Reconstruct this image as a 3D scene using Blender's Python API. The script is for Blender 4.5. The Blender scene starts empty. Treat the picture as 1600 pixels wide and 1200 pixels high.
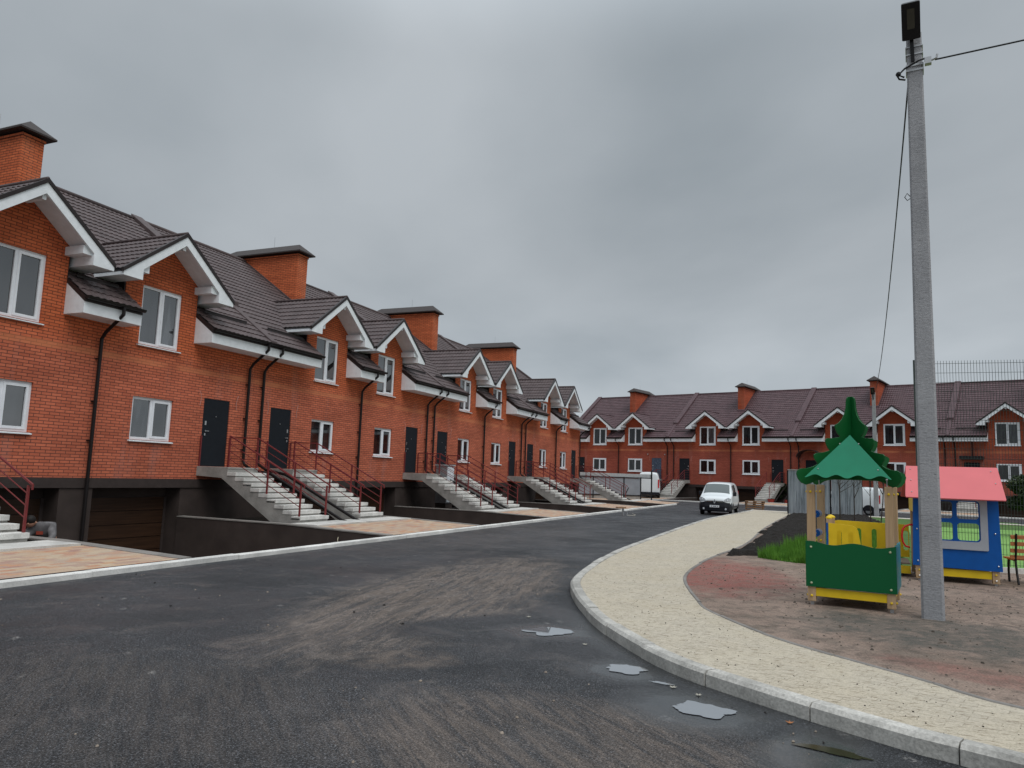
import bpy, bmesh, math, random
from mathutils import Vector, Matrix, noise
from mathutils.geometry import tessellate_polygon
random.seed(7)
sc = bpy.context.scene
col = sc.collection
rad = math.radians

# ------------------------------------------------------------------ camera
CAMH = 1.70
F, PITCH, ROLL = 1162.37, .122209, .0344344
cd = bpy.data.cameras.new("camera")
cd.sensor_width = 36.0
cd.lens = F / 1600 * 36.0
cd.clip_start = .05
cd.clip_end = 3000
cam = bpy.data.objects.new("camera", cd)
col.objects.link(cam)
cam.matrix_world = Matrix.Translation((0, 0, CAMH)) @ Matrix.Rotation(math.pi/2 + PITCH, 4, 'X') @ Matrix.Rotation(ROLL, 4, 'Z')
sc.camera = cam

# ------------------------------------------------------------------ view, world, sun
sc.view_settings.view_transform = 'Standard'
sc.view_settings.look = 'None'
sc.view_settings.gamma = 1
sc.view_settings.exposure = 0.10
SUN_EL, SUN_AZ = rad(55), rad(150)          # azimuth clockwise from +Y
w = bpy.data.worlds.new("World")
sc.world = w
w.use_nodes = True
nt = w.node_tree
nt.nodes.clear()
def wn(t, **k):
    n = nt.nodes.new(t)
    for a, b in k.items():
        setattr(n, a, b)
    return n
tc = wn('ShaderNodeTexCoord')
sky = wn('ShaderNodeTexSky', sky_type='NISHITA', sun_disc=False, sun_elevation=SUN_EL, sun_rotation=SUN_AZ)
sep = wn('ShaderNodeSeparateXYZ')
nt.links.new(tc.outputs['Generated'], sep.inputs[0])
# the cloud deck: project the view direction on a flat layer, soft noise
addz = wn('ShaderNodeMath', operation='ADD'); addz.inputs[1].default_value = .22
nt.links.new(sep.outputs['Z'], addz.inputs[0])
mx = wn('ShaderNodeMath', operation='MAXIMUM'); mx.inputs[1].default_value = .05
nt.links.new(addz.outputs[0], mx.inputs[0])
dx = wn('ShaderNodeMath', operation='DIVIDE'); dy = wn('ShaderNodeMath', operation='DIVIDE')
nt.links.new(sep.outputs['X'], dx.inputs[0]); nt.links.new(mx.outputs[0], dx.inputs[1])
nt.links.new(sep.outputs['Y'], dy.inputs[0]); nt.links.new(mx.outputs[0], dy.inputs[1])
cmb = wn('ShaderNodeCombineXYZ')
nt.links.new(dx.outputs[0], cmb.inputs[0]); nt.links.new(dy.outputs[0], cmb.inputs[1])
mpw = wn('ShaderNodeMapping'); mpw.inputs['Location'].default_value = (3.1, .6, 0); mpw.inputs['Rotation'].default_value = (0, 0, rad(25))
mpw.inputs['Scale'].default_value = (1.0, .8, 1)
nt.links.new(cmb.outputs[0], mpw.inputs[0])
n1 = wn('ShaderNodeTexNoise'); n1.inputs['Scale'].default_value = .95; n1.inputs['Detail'].default_value = 7; n1.inputs['Roughness'].default_value = .47; n1.inputs['Distortion'].default_value = .15
nt.links.new(mpw.outputs[0], n1.inputs['Vector'])
cr = wn('ShaderNodeValToRGB')
cr.color_ramp.elements[0].position = .33; cr.color_ramp.elements[0].color = (.268, .302, .330, 1)
cr.color_ramp.elements[1].position = .66; cr.color_ramp.elements[1].color = (.412, .445, .474, 1)
nt.links.new(n1.outputs['Fac'], cr.inputs[0])
# overcast sky: luminance grows towards the zenith
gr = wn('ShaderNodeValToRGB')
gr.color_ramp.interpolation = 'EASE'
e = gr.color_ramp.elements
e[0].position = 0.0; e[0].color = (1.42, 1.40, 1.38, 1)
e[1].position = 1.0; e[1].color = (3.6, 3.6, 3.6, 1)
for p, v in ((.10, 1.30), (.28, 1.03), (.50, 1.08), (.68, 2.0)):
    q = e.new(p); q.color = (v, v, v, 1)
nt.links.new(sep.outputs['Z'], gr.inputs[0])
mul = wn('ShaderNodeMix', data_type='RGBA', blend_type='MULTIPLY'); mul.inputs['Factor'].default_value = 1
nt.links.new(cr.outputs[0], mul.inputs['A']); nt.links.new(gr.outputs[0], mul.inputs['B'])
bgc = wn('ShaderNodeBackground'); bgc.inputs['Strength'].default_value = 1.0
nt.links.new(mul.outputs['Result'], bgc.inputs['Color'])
bgs = wn('ShaderNodeBackground'); bgs.inputs['Strength'].default_value = .06
nt.links.new(sky.outputs[0], bgs.inputs['Color'])
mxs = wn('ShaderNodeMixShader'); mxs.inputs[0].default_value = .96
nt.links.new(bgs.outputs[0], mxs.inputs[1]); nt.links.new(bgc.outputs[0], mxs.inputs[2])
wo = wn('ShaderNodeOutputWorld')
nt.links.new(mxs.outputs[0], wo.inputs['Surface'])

sd = bpy.data.lights.new("sun", 'SUN')
sd.energy = 1.35
sd.angle = rad(40)
sd.color = (1, .97, .93)
so = bpy.data.objects.new("sun", sd)
col.objects.link(so)
dirv = Vector((math.sin(SUN_AZ)*math.cos(SUN_EL), math.cos(SUN_AZ)*math.cos(SUN_EL), math.sin(SUN_EL)))
so.rotation_euler = dirv.to_track_quat('Z', 'Y').to_euler()

# ------------------------------------------------------------------ materials
def lin(r, g, b):
    f = lambda c: (c/255/12.92) if c/255 <= .04045 else ((c/255+.055)/1.055)**2.4
    return (f(r), f(g), f(b), 1)
class Mt:
    """tiny node-graph helper"""
    def __init__(s, name, rough=.6, color=None, metal=0, ior=1.45):
        s.m = bpy.data.materials.new(name); s.m.use_nodes = True
        s.t = s.m.node_tree; s.t.nodes.clear()
        s.b = s.n('ShaderNodeBsdfPrincipled'); s.o = s.n('ShaderNodeOutputMaterial')
        s.l(s.b.outputs[0], s.o.inputs[0])
        s.b.inputs['Roughness'].default_value = rough
        s.b.inputs['Metallic'].default_value = metal
        s.b.inputs['IOR'].default_value = ior
        if ior == 1.45: s.b.inputs['Specular IOR Level'].default_value = .28
        if color: s.b.inputs['Base Color'].default_value = (*color[:3], 1)
    def n(s, t, **k):
        x = s.t.nodes.new(t)
        for a, b in k.items(): setattr(x, a, b)
        return x
    def l(s, a, b): s.t.links.new(a, b)
    def obj(s, scale=(1, 1, 1), rot=(0, 0, 0), loc=(0, 0, 0)):
        c = s.n('ShaderNodeTexCoord'); m = s.n('ShaderNodeMapping')
        m.inputs['Scale'].default_value = scale; m.inputs['Rotation'].default_value = rot; m.inputs['Location'].default_value = loc
        s.l(c.outputs['Object'], m.inputs[0]); return m.outputs[0]
    def orient(s, sx, sy, ang, loc=(0, 0, 0)):
        # texture axes turned by ang (degrees clockwise from +y), features sx by sy metres
        c = s.n('ShaderNodeTexCoord'); m = s.n('ShaderNodeMapping', vector_type='TEXTURE')
        m.inputs['Scale'].default_value = (sx, sy, 1); m.inputs['Rotation'].default_value = (0, 0, -rad(ang)); m.inputs['Location'].default_value = loc
        s.l(c.outputs['Object'], m.inputs[0]); return m.outputs[0]
    def noise(s, vec, scale, detail=3, rough=.5, dist=0):
        x = s.n('ShaderNodeTexNoise'); x.inputs['Scale'].default_value = scale; x.inputs['Detail'].default_value = detail
        x.inputs['Roughness'].default_value = rough; x.inputs['Distortion'].default_value = dist
        s.l(vec, x.inputs['Vector']); return x.outputs['Fac']
    def ramp(s, fac, stops):
        r = s.n('ShaderNodeValToRGB'); e = r.color_ramp.elements
        for i, (p, c) in enumerate(stops):
            if isinstance(c, (int, float)): c = (c, c, c, 1)
            if i < 2: e[i].position = p; e[i].color = (*c[:3], 1)
            else: q = e.new(p); q.color = (*c[:3], 1)
        s.l(fac, r.inputs[0]); return r.outputs[0]
    def mix(s, fac, a, b, mode='MIX'):
        x = s.n('ShaderNodeMix', data_type='RGBA', blend_type=mode)
        for sock, v in ((x.inputs['Factor'], fac), (x.inputs['A'], a), (x.inputs['B'], b)):
            if hasattr(v, 'is_linked'): s.l(v, sock)
            elif isinstance(v, (int, float)): sock.default_value = v
            else: sock.default_value = (*v[:3], 1)
        return x.outputs['Result']
    def math(s, op, a, b=0):
        x = s.n('ShaderNodeMath', operation=op)
        for i, v in enumerate((a, b)):
            if hasattr(v, 'is_linked'): s.l(v, x.inputs[i])
            else: x.inputs[i].default_value = v
        return x.outputs[0]
    def bump(s, h, strength=.3, dist=.01):
        x = s.n('ShaderNodeBump'); x.inputs['Strength'].default_value = strength; x.inputs['Distance'].default_value = dist
        s.l(h, x.inputs['Height']); s.l(x.outputs[0], s.b.inputs['Normal'])
    def color(s, c): s.l(c, s.b.inputs['Base Color'])
    def rough(s, c): s.l(c, s.b.inputs['Roughness'])

def plain(name, c, rough=.55, metal=0, var=.12, scale=6, ior=1.45):
    m = Mt(name, rough, c, metal, ior)
    v = m.obj()
    k = m.noise(v, scale, 4)
    lo = tuple(x*(1-var) for x in c[:3]); hi = tuple(min(1, x*(1+var)) for x in c[:3])
    m.color(m.ramp(k, [(.3, lo), (.7, hi)]))
    return m.m

def brick_mat(name, c1, c2, mortar):
    m = Mt(name, .85)
    c = m.n('ShaderNodeTexCoord'); sp = m.n('ShaderNodeSeparateXYZ'); m.l(c.outputs['Object'], sp.inputs[0])
    u = m.math('ADD', sp.outputs[0], sp.outputs[1])
    cb = m.n('ShaderNodeCombineXYZ'); m.l(u, cb.inputs[0]); m.l(sp.outputs[2], cb.inputs[1])
    b = m.n('ShaderNodeTexBrick'); m.l(cb.outputs[0], b.inputs['Vector'])
    b.inputs['Scale'].default_value = 1; b.inputs['Brick Width'].default_value = .26; b.inputs['Row Height'].default_value = .077
    b.inputs['Mortar Size'].default_value = .010; b.inputs['Mortar Smooth'].default_value = .2; b.inputs['Bias'].default_value = 0
    b.inputs['Color1'].default_value = (*c1, 1); b.inputs['Color2'].default_value = (*c2, 1); b.inputs['Mortar'].default_value = (*mortar, 1)
    n2 = m.noise(c.outputs['Object'], .7, 3)
    n3 = m.noise(c.outputs['Object'], 9, 3, .6)
    # long courses that differ a little in tone
    mp = m.n('ShaderNodeMapping'); mp.inputs['Scale'].default_value = (.35, .35, 9); m.l(c.outputs['Object'], mp.inputs[0])
    n4 = m.noise(mp.outputs[0], 1, 2)
    col_ = m.mix(.55, b.outputs['Color'], m.ramp(n2, [(.3, .75), (.7, 1.25)]), 'MULTIPLY')
    col_ = m.mix(.5, col_, m.ramp(n3, [(.3, .82), (.75, 1.12)]), 'MULTIPLY')
    col_ = m.mix(.6, col_, m.ramp(n4, [(.35, .82), (.7, 1.15)]), 'MULTIPLY')
    mp5 = m.n('ShaderNodeMapping'); mp5.inputs['Scale'].default_value = (1.1, 1.1, .22); m.l(c.outputs['Object'], mp5.inputs[0])
    n5 = m.noise(mp5.outputs[0], 1.3, 4, .6)
    col_ = m.mix(m.ramp(n5, [(.56, 0.), (.8, .22)]), col_, (.42, .30, .25))      # faint efflorescence
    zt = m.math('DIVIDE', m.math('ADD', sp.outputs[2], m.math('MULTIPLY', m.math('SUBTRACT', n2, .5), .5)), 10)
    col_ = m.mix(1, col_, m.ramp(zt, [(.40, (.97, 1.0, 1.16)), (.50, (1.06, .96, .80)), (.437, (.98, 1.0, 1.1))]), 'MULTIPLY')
    bz = m.ramp(m.math('DIVIDE', sp.outputs[2], 10), [(0, 0.), (1, 0.), (.4405, 0.), (.441, 1.), (.456, 1.), (.4565, 0.)])
    col_ = m.mix(m.math('MULTIPLY', bz, m.ramp(n2, [(.35, .1), (.6, .75)])), col_, (.60, .215, .10))
    m.color(col_)
    m.bump(b.outputs['Fac'], -.35, .008)
    return m.m
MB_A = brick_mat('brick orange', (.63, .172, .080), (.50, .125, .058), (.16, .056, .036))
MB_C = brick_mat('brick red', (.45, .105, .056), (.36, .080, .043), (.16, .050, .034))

def roof_mat(name, c):
    m = Mt(name, .55, c)
    v = m.obj()
    k = m.noise(v, 2.2, 3); k2 = m.noise(v, 60, 2)
    m.color(m.mix(.35, m.ramp(k, [(.3, tuple(x*.8 for x in c)), (.7, tuple(x*1.2 for x in c))]), m.ramp(k2, [(.3, .8), (.7, 1.2)]), 'MULTIPLY'))
    m.rough(m.ramp(k2, [(.3, .48), (.7, .62)]))
    return m.m
M_ROOF_A = roof_mat('metal tile brown', (.088, .066, .066))
M_ROOF_C = roof_mat('metal tile plum', (.088, .052, .058))
M_TRIM = plain('brown metal trim', (.030, .024, .024), .4)
M_CAP = plain('brown chimney metal', (.045, .036, .034), .6)
M_WHITE = plain('white boarding', (.78, .82, .85), .55, var=.06)
M_PVC = plain('white window plastic', (.80, .83, .87), .35, var=.04)
M_PIPE = plain('dark downpipe', (.012, .010, .010), .35)
M_BAND = plain('brown render band', (.047, .036, .033), .8)
M_BASE = plain('brown render wall', (.050, .038, .034), .85, var=.2, scale=2)
M_DOOR = plain('dark steel door', (.009, .012, .017), .7, var=.1)
M_DOORW = plain('film wrapped door', (.06, .08, .12), .18, var=.5, scale=9)
M_METAL = plain('bright metal', (.6, .6, .6), .3, metal=1, var=.05)
M_CABLE = plain('pale cable', (.5, .28, .24), .6)
M_RAIL = plain('dark red rail paint', (.17, .030, .030), .45)
M_RAIL2 = plain('brown red rail paint', (.075, .020, .020), .45)
M_BLACK = plain('black paint', (.010, .010, .012), .45)

def glass_mat(name='window glass', ior=2.5):
    m = Mt(name, .03, (.02, .025, .03), ior=ior)
    oi = m.n('ShaderNodeObjectInfo')
    v = m.obj((1, 1, 1))
    nz = m.noise(m.obj((2.6, 2.6, .35)), 1.6, 3)
    a = m.ramp(oi.outputs['Random'], [(0, (.006, .006, .007)), (.6, (.012, .013, .015)), (.85, (.025, .028, .032)), (1, (.05, .054, .06))])
    m.color(m.mix(.5, a, m.ramp(nz, [(.42, .4), (.5, 1.), (.56, 2.6)]), 'MULTIPLY'))
    m.bump(m.noise(v, 1.1, 1), .05, .02)
    return m.m
M_GLASS = glass_mat(); M_GLASSC = glass_mat('far window glass', 1.5)

def concrete_mat(name, c, rough=.85, stain=.5, scale=3):
    m = Mt(name, rough, c)
    v = m.obj()
    k = m.noise(v, scale, 5, .6); k2 = m.noise(v, 45, 3, .6); k3 = m.noise(v, scale*.35, 3, .6, .5)
    cc = m.ramp(k, [(.25, tuple(x*.72 for x in c)), (.7, tuple(x*1.12 for x in c))])
    cc = m.mix(stain, cc, m.ramp(k2, [(.3, .7), (.7, 1.15)]), 'MULTIPLY')
    cc = m.mix(stain, cc, m.ramp(k3, [(.35, .72), (.6, 1.08)]), 'MULTIPLY')
    m.color(cc); m.bump(k2, .3, .01)
    return m.m
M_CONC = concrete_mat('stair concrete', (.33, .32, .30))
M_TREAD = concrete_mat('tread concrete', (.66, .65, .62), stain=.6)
M_KERB = concrete_mat('kerb concrete', (.74, .73, .70), stain=.5, scale=2)
M_KERBN = concrete_mat('worn kerb concrete', (.50, .485, .45), stain=.95, scale=4)
M_PAD = concrete_mat('pad concrete', (.58, .57, .54))
M_WALLTOP = concrete_mat('wall coping', (.24, .225, .21))
M_DRIVE = concrete_mat('driveway concrete', (.10, .085, .075))
M_SHEET = None

def garage_mat():
    m = Mt('garage door brown', .5)
    c = m.obj((1, 1, 1)); sp = m.n('ShaderNodeSeparateXYZ'); m.l(c, sp.inputs[0])
    mp = m.obj((.6, 1, 14)); g = m.noise(mp, 1.5, 4, .6)
    cc = m.ramp(g, [(.3, (.028, .014, .008)), (.7, (.058, .029, .016))])
    m.color(cc); return m.m
M_GARAGE = garage_mat()

# ------------------------------------------------------------------ mesh helper
class MB:
    def __init__(s, oz=0.0):
        s.v = []; s.f = []; s.oz = oz
    def add(s, vs, fs):
        o = len(s.v); s.v += [(x, y, z + s.oz) for x, y, z in vs]; s.f += [tuple(i+o for i in f) for f in fs]; return s
    def box(s, x0, x1, y0, y1, z0, z1):
        return s.add([(x0,y0,z0),(x1,y0,z0),(x1,y1,z0),(x0,y1,z0),(x0,y0,z1),(x1,y0,z1),(x1,y1,z1),(x0,y1,z1)],
                     [(0,3,2,1),(4,5,6,7),(0,1,5,4),(1,2,6,5),(2,3,7,6),(3,0,4,7)])
    def prism(s, pts, axis, a, b):
        """polygon pts (two coords), extruded a..b along axis 'x','y' or 'z'"""
        n = len(pts)
        def P(p, t):
            return {'x': (t, p[0], p[1]), 'y': (p[0], t, p[1]), 'z': (p[0], p[1], t)}[axis]
        vs = [P(p, a) for p in pts] + [P(p, b) for p in pts]
        tri = tessellate_polygon([[Vector((p[0], p[1], 0)) for p in pts]])
        fs = [tuple(t) for t in tri] + [tuple(i+n for i in reversed(t)) for t in tri]
        fs += [(i, (i+1) % n, (i+1) % n+n, i+n) for i in range(n)]
        return s.add(vs, fs)
    def bar(s, p, q, w=.04, h=None, up=(0, 0, 1)):
        h = h or w
        p, q = Vector(p), Vector(q); d = (q-p).normalized(); u = Vector(up)
        if abs(d.dot(u)) > .98: u = Vector((0, 1, 0))
        sx = d.cross(u).normalized()*w/2; sy = sx.cross(d).normalized()*h/2
        vs = []
        for c in (p, q):
            for a, b in ((-1,-1),(1,-1),(1,1),(-1,1)): vs.append(tuple(c+sx*a+sy*b))
        return s.add(vs, [(0,1,2,3),(7,6,5,4),(0,4,5,1),(1,5,6,2),(2,6,7,3),(3,7,4,0)])
    def tube(s, pts, r=.03, n=8, taper=None):
        P = [Vector(p) for p in pts]; vs = []; fs = []
        pu = None
        for i, p in enumerate(P):
            d = (P[min(i+1, len(P)-1)]-P[max(i-1, 0)]).normalized()
            if pu is None:
                pu = d.cross(Vector((0, 0, 1)))
                if pu.length < .05: pu = Vector((1, 0, 0))
            pu = (pu - d*pu.dot(d)).normalized(); pv = d.cross(pu)
            rr = r if taper is None else r+(taper-r)*i/(len(P)-1)
            for k in range(n):
                a = 2*math.pi*k/n; vs.append(tuple(p+pu*math.cos(a)*rr+pv*math.sin(a)*rr))
        for i in range(len(P)-1):
            for k in range(n):
                fs.append((i*n+k, i*n+(k+1) % n, (i+1)*n+(k+1) % n, (i+1)*n+k))
        fs.append(tuple(range(n-1, -1, -1))); fs.append(tuple((len(P)-1)*n+k for k in range(n)))
        return s.add(vs, fs)
    def ball(s, c, r, n=8, sz=1):
        vs = []; fs = []; m = n//2+1
        for j in range(m+1):
            ph = math.pi*j/m
            for k in range(n):
                a = 2*math.pi*k/n; vs.append((c[0]+r*math.sin(ph)*math.cos(a), c[1]+r*math.sin(ph)*math.sin(a), c[2]+r*sz*math.cos(ph)))
        for j in range(m):
            for k in range(n): fs.append((j*n+k, (j+1)*n+k, (j+1)*n+(k+1) % n, j*n+(k+1) % n))
        return s.add(vs, fs)
    def build(s, name, mat, parent=None, smooth=False, label=None, bevel=0):
        me = bpy.data.meshes.new(name); me.from_pydata(s.v, [], s.f); me.materials.append(mat)
        bm = bmesh.new(); bm.from_mesh(me); bmesh.ops.remove_doubles(bm, verts=bm.verts, dist=1e-5)
        if smooth != 'keep': bmesh.ops.recalc_face_normals(bm, faces=bm.faces)
        if bevel: bmesh.ops.bevel(bm, geom=[e for e in bm.edges if len(e.link_faces) == 2 and e.calc_face_angle(0) > .5], offset=bevel, segments=2, affect='EDGES', profile=.6, clamp_overlap=True)
        if smooth:
            for f in bm.faces: f.smooth = True
        bm.to_mesh(me); bm.free()
        o = bpy.data.objects.new(name, me); col.objects.link(o)
        if parent: o.parent = parent
        if label: o['label'] = label
        return o
def empty(name, label, cat, group=None):
    o = bpy.data.objects.new(name, None); col.objects.link(o); tag(o, label, cat, group); return o
def tag(o, label=None, cat=None, group=None, kind=None):
    if label: o['label'] = label
    if cat: o['category'] = cat
    if group: o['group'] = group
    if kind: o['kind'] = kind
    return o
def copy_tree(o, parent=None):
    c = o.copy(); col.objects.link(c); c.parent = parent
    for ch in list(o.children):
        copy_tree(ch, c)
    return c

# ------------------------------------------------------------------ the two rows: local x along the row, y inward, z up
AZA, AZC = .401259, -.901155
AV = Vector((math.sin(AZA), math.cos(AZA))); CV = -Vector((math.sin(AZC), math.cos(AZC)))
ROWS = {'A': (AV, 17.3, 0.0), 'C': (CV, 66.5, .18)}
def rowpt(row, s, y):
    v, D, _ = ROWS[row]; inw = Vector((-v.y, v.x)); return v*s + inw*(D+y)
def place(o, row, s, y=0, z=None):
    v, D, dz = ROWS[row]; p = rowpt(row, s, y)
    o.location = (p.x, p.y, dz if z is None else z); o.rotation_euler = (0, 0, math.atan2(v.y, v.x)); return o
SA = [13.12, 24.92, 36.72, 48.52]; SCC = [-38.65, -26.85, -15.05, -3.25]
DA = [7.22, 19.02, 30.82, 42.62, 54.42]; DC = [-44.55, -32.75, -20.95, -9.15]

def wall_grid(mb, x0, x1, z0, z1, opens, depth, y=0.0):
    xs = sorted({x0, x1, *[c for o in opens for c in o[:2] if x0 < c < x1]})
    zs = sorted({z0, z1, *[c for o in opens for c in o[2:] if z0 < c < z1]})
    inside = lambda x, z: any(o[0] < x < o[1] and o[2] < z < o[3] for o in opens)
    for i in range(len(xs)-1):
        for j in range(len(zs)-1):
            a, b, c, d = xs[i], xs[i+1], zs[j], zs[j+1]
            if not inside((a+b)/2, (c+d)/2):
                mb.add([(a,y,c),(b,y,c),(b,y,d),(a,y,d)], [(0,1,2,3)])
    for a, b, c, d in opens:
        c2, d2 = max(c, z0), min(d, z1)
        mb.add([(a,y,c2),(a,y+depth,c2),(a,y+depth,d2),(a,y,d2)], [(0,1,2,3)])
        mb.add([(b,y,c2),(b,y,d2),(b,y+depth,d2),(b,y+depth,c2)], [(0,1,2,3)])
        if d <= z1: mb.add([(a,y,d),(a,y+depth,d),(b,y+depth,d),(b,y,d)], [(0,1,2,3)])
        if c >= z0: mb.add([(a,y,c),(b,y,c),(b,y+depth,c),(a,y+depth,c)], [(0,1,2,3)])

def tiles(mb, O, U, V, w_, l_, mask=None):
    """profiled metal tile sheet: waves across, stepped scalloped rows up the slope"""
    O, U, V = Vector(O), Vector(U).normalized(), Vector(V).normalized(); N = U.cross(V).normalized()
    if N.z < 0: N = -N
    pu, pv = .185, .35
    nu = max(2, round(w_/(pu/4))); rows = max(1, math.ceil(l_/pv))
    vl = []
    for r in range(rows):
        for fr, hh in ((0.0, 1.0), (.5, .5), (.985, .0)):
            t = (r+fr)*pv
            if t > l_+.01: t = l_
            vl.append((t, hh))
    base = len(mb.v); cnt = nu+1
    for t, hh in vl:
        for i in range(cnt):
            u = w_*i/nu; wv = math.cos(2*math.pi*u/pu)
            sc_ = t - (.022*wv*(1 if hh > .6 else .0) if 0 < t < l_ else 0)
            p = O+U*u+V*sc_+N*(.013*wv+.030*hh)
            mb.v.append((p.x, p.y, p.z+mb.oz))
    for j in range(len(vl)-1):
        for i in range(nu):
            if mask:
                p = O+U*(w_*(i+.5)/nu)+V*((vl[j][0]+vl[j+1][0])/2)
                if mask(p): continue
            a = base+j*cnt+i; mb.f.append((a, a+1, a+1+cnt, a+cnt))

# vertical data (relative to the camera height; geometry is lifted by OZ)
OZ = 1.70
PIT = .72; EY, EZ = -.75, 4.0; RY = 6.0; RZ = EZ+PIT*(RY-EY)
roofz = lambda y: EZ+PIT*(y-EY)
DX = 2.07; HW = 1.23
def make_house(brick, roof, row):
    surround = row == 'C'
    root = empty('terraced_house', '', 'house')
    M = lambda: MB(OZ)
    X0, X1 = -5.9, 5.9
    # --- brick wall
    ww = .685 + (.10 if surround else 0)
    uz = (3.24, 4.90) if not surround else (3.30, 5.02)
    gz = (.62, 1.80) if not surround else (.66, 1.92)
    wall = M()
    op = []
    for c in (-DX, DX):
        op.append((c-ww, c+ww, *gz)); op.append((c-ww, c+ww, *uz))
    DL = [(-4.96, -3.90), (3.90, 4.96)]
    for a, b in DL: op.append((a, b, -.04, 2.02))
    rd = .12 if not surround else .03
    low = [o for o in op if o[3] < 3.2]
    wall_grid(wall, X0, X1, -.43, 3.2, low, rd)
    xs = [X0, -DX-HW, -DX+HW, DX-HW, DX+HW, X1]
    for i in range(5):
        if i in (1, 3):
            c = -DX if i == 1 else DX
            wall_grid(wall, xs[i], xs[i+1], 3.2, 5.02, [(c-ww, c+ww, *uz)], rd)
            wall.add([(c-HW,0,5.02),(c+HW,0,5.02),(c+HW,0,5.36),(c,0,6.30),(c-HW,0,5.36)], [(0,1,2,3,4)])
            for sx in (-1, 1):
                x = c+sx*HW
                wall.add([(x,0,4.45),(x,0,5.36),(x,1.3,5.36)], [(0,1,2)])
        else:
            wall_grid(wall, xs[i], xs[i+1], 3.2, 4.42, [], rd)
    wall.build('wall', brick, root)
    M().box(X0, X1, 11.9, 12, -.43, 4.3).build('rear_wall', brick, root)
    # --- basement
    g = M()
    GL = [(-3.28, -.45), (.45, 3.28)]
    wall_grid(g, X0, X1, -3.2, -.68, [(a, b, -2.95, -.68+1e-4) for a, b in GL], .57)
    for a, b in GL:
        g.add([(a,0,-.681),(b,0,-.681),(b,.57,-.681),(a,.57,-.681)], [(0,1,2,3)])
        g.add([(a,.57,-.68),(b,.57,-.68),(b,.57,-.95),(a,.57,-.95)], [(0,1,2,3)])
    g.build('basement_wall', M_BASE, root)
    M().box(X0, X1, -.035, .06, -.68, -.43).build('plinth_band', M_BAND, root)
    for a, b in GL:
        d = M(); n = 5; z0, z1 = -2.80, -.95
        for k in range(n):
            q0 = z0+(z1-z0)*k/n; q1 = z0+(z1-z0)*(k+1)/n-.018
            d.box(a+.02, b-.10, .50, .55, q0, q1)
        gd = d.build('garage_door', M_GARAGE, root)
        M().box(b-.095, b-.01, .49, .56, z0, z1).box(a, b, .551, .57, z0, z1).build('door_frame', M_BAND, gd)
    # --- doors
    for i, (a, b) in enumerate(DL):
        d = M().box(a+.015, b-.015, .015, .07, -.04, 2.005)
        dd = d.build('front_door', M_DOOR, root, bevel=.006)
        hx = a+.13 if i == 1 else b-.13
        sg = 1 if i == 1 else -1
        M().tube([(hx, .012, 1.02-.0), (hx, -.02, 1.02)], .022).tube([(hx, -.02, 1.02), (hx+sg*.13, -.02, 1.02)], .010).build('handle', M_METAL, dd)
        M().box(hx-.03, hx+.03, .005, .016, 1.20, 1.32).build('lock_plate', M_METAL, dd); M().box(hx-.022, hx+.022, .005, .016, .88, .95).build('keyhole_plate', M_METAL, dd)
        M().ball(((a+b)/2, .012, 1.48), .014, 8).build('peephole', M_METAL, dd)
    # --- windows
    for c in (-DX, DX):
        for (z0, z1) in (uz, gz):
            wf = M(); y0, y1 = (rd-.06, rd+.02) if not surround else (-.03, .05)
            bw = .075 if not surround else .11
            a, b = c-ww, c+ww
            wf.box(a, b, y0, y1, z1-bw, z1).box(a, b, y0, y1, z0, z0+bw).box(a, a+bw, y0, y1, z0+bw, z1-bw).box(b-bw, b, y0, y1, z0+bw, z1-bw)
            wf.box(c-.055, c+.055, y0, y1, z0+bw, z1-bw)
            # opening sash on the right
            s0, s1, t0, t1 = c+.055, b-bw, z0+bw, z1-bw; q = .05
            ys, ye = y0-.015, y0+.03
            wf.box(s0-.03, s1+.01, ys, ye, t1-q, t1+.015).box(s0-.03, s1+.01, ys, ye, t0-.015, t0+q).box(s0-.03, s0+q-.02, ys, ye, t0+q, t1-q).box(s1-q, s1+.01, ys, ye, t0+q, t1-q)
            win = wf.build('window', M_PVC, root)
            M().box(a+bw, c-.055, y1-.045, y1-.03, z0+bw, z1-bw).build('pane', M_GLASSC if surround else M_GLASS, win)
            M().box(s0+q-.02, s1-q, y1-.055, y1-.04, t0+q, t1-q).build('pane', M_GLASSC if surround else M_GLASS, win)
            M().prism([(-.07, z0-.055), (-.07, z0-.03), (y0+.0, z0-.003), (y0+.0, z0-.055)], 'x', a-.05, b+.05).build('window_sill', M_WHITE, win)
    # --- main roof
    rf = M()
    def mask(p):
        return any(abs(p.x-c) < HW for c in (-DX, DX)) and p.y < 1.0
    tiles(rf, (X0, EY, EZ), (1, 0, 0), (0, 1, PIT), 11.8, (RY-EY)*math.sqrt(1+PIT*PIT), mask)
    rf.add([(X0,RY,RZ),(X1,RY,RZ),(X1,12.8,RZ-PIT*6.8),(X0,12.8,RZ-PIT*6.8)], [(0,1,2,3)])
    ro = rf.build('roof', roof, root)
    for p in ro.data.polygons: p.use_smooth = False
    M().tube([(X0+.01, RY, RZ+.02), (X1-.01, RY, RZ+.02)], .09, 8).build('ridge_cap', roof, ro, smooth=True)
    def party(x, nm='party_wall_cap'):
        m_ = M(); wv = .24; y0 = 1.1; h = .22
        m_.prism([(y0, roofz(y0)+h), (RY+.1, RZ+h), (RY+.1, RZ-.05), (y0, roofz(y0)-.05)], 'x', x-wv, x+wv)
        m_.prism([(EY-.02, EZ+.075), (y0, roofz(y0)+.075), (y0, roofz(y0)-.02), (EY-.02, EZ-.02)], 'x', x-.14, x+.14)
        return m_
    party(X0).build('party_wall_cap', roof, ro, bevel=.02)
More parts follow.
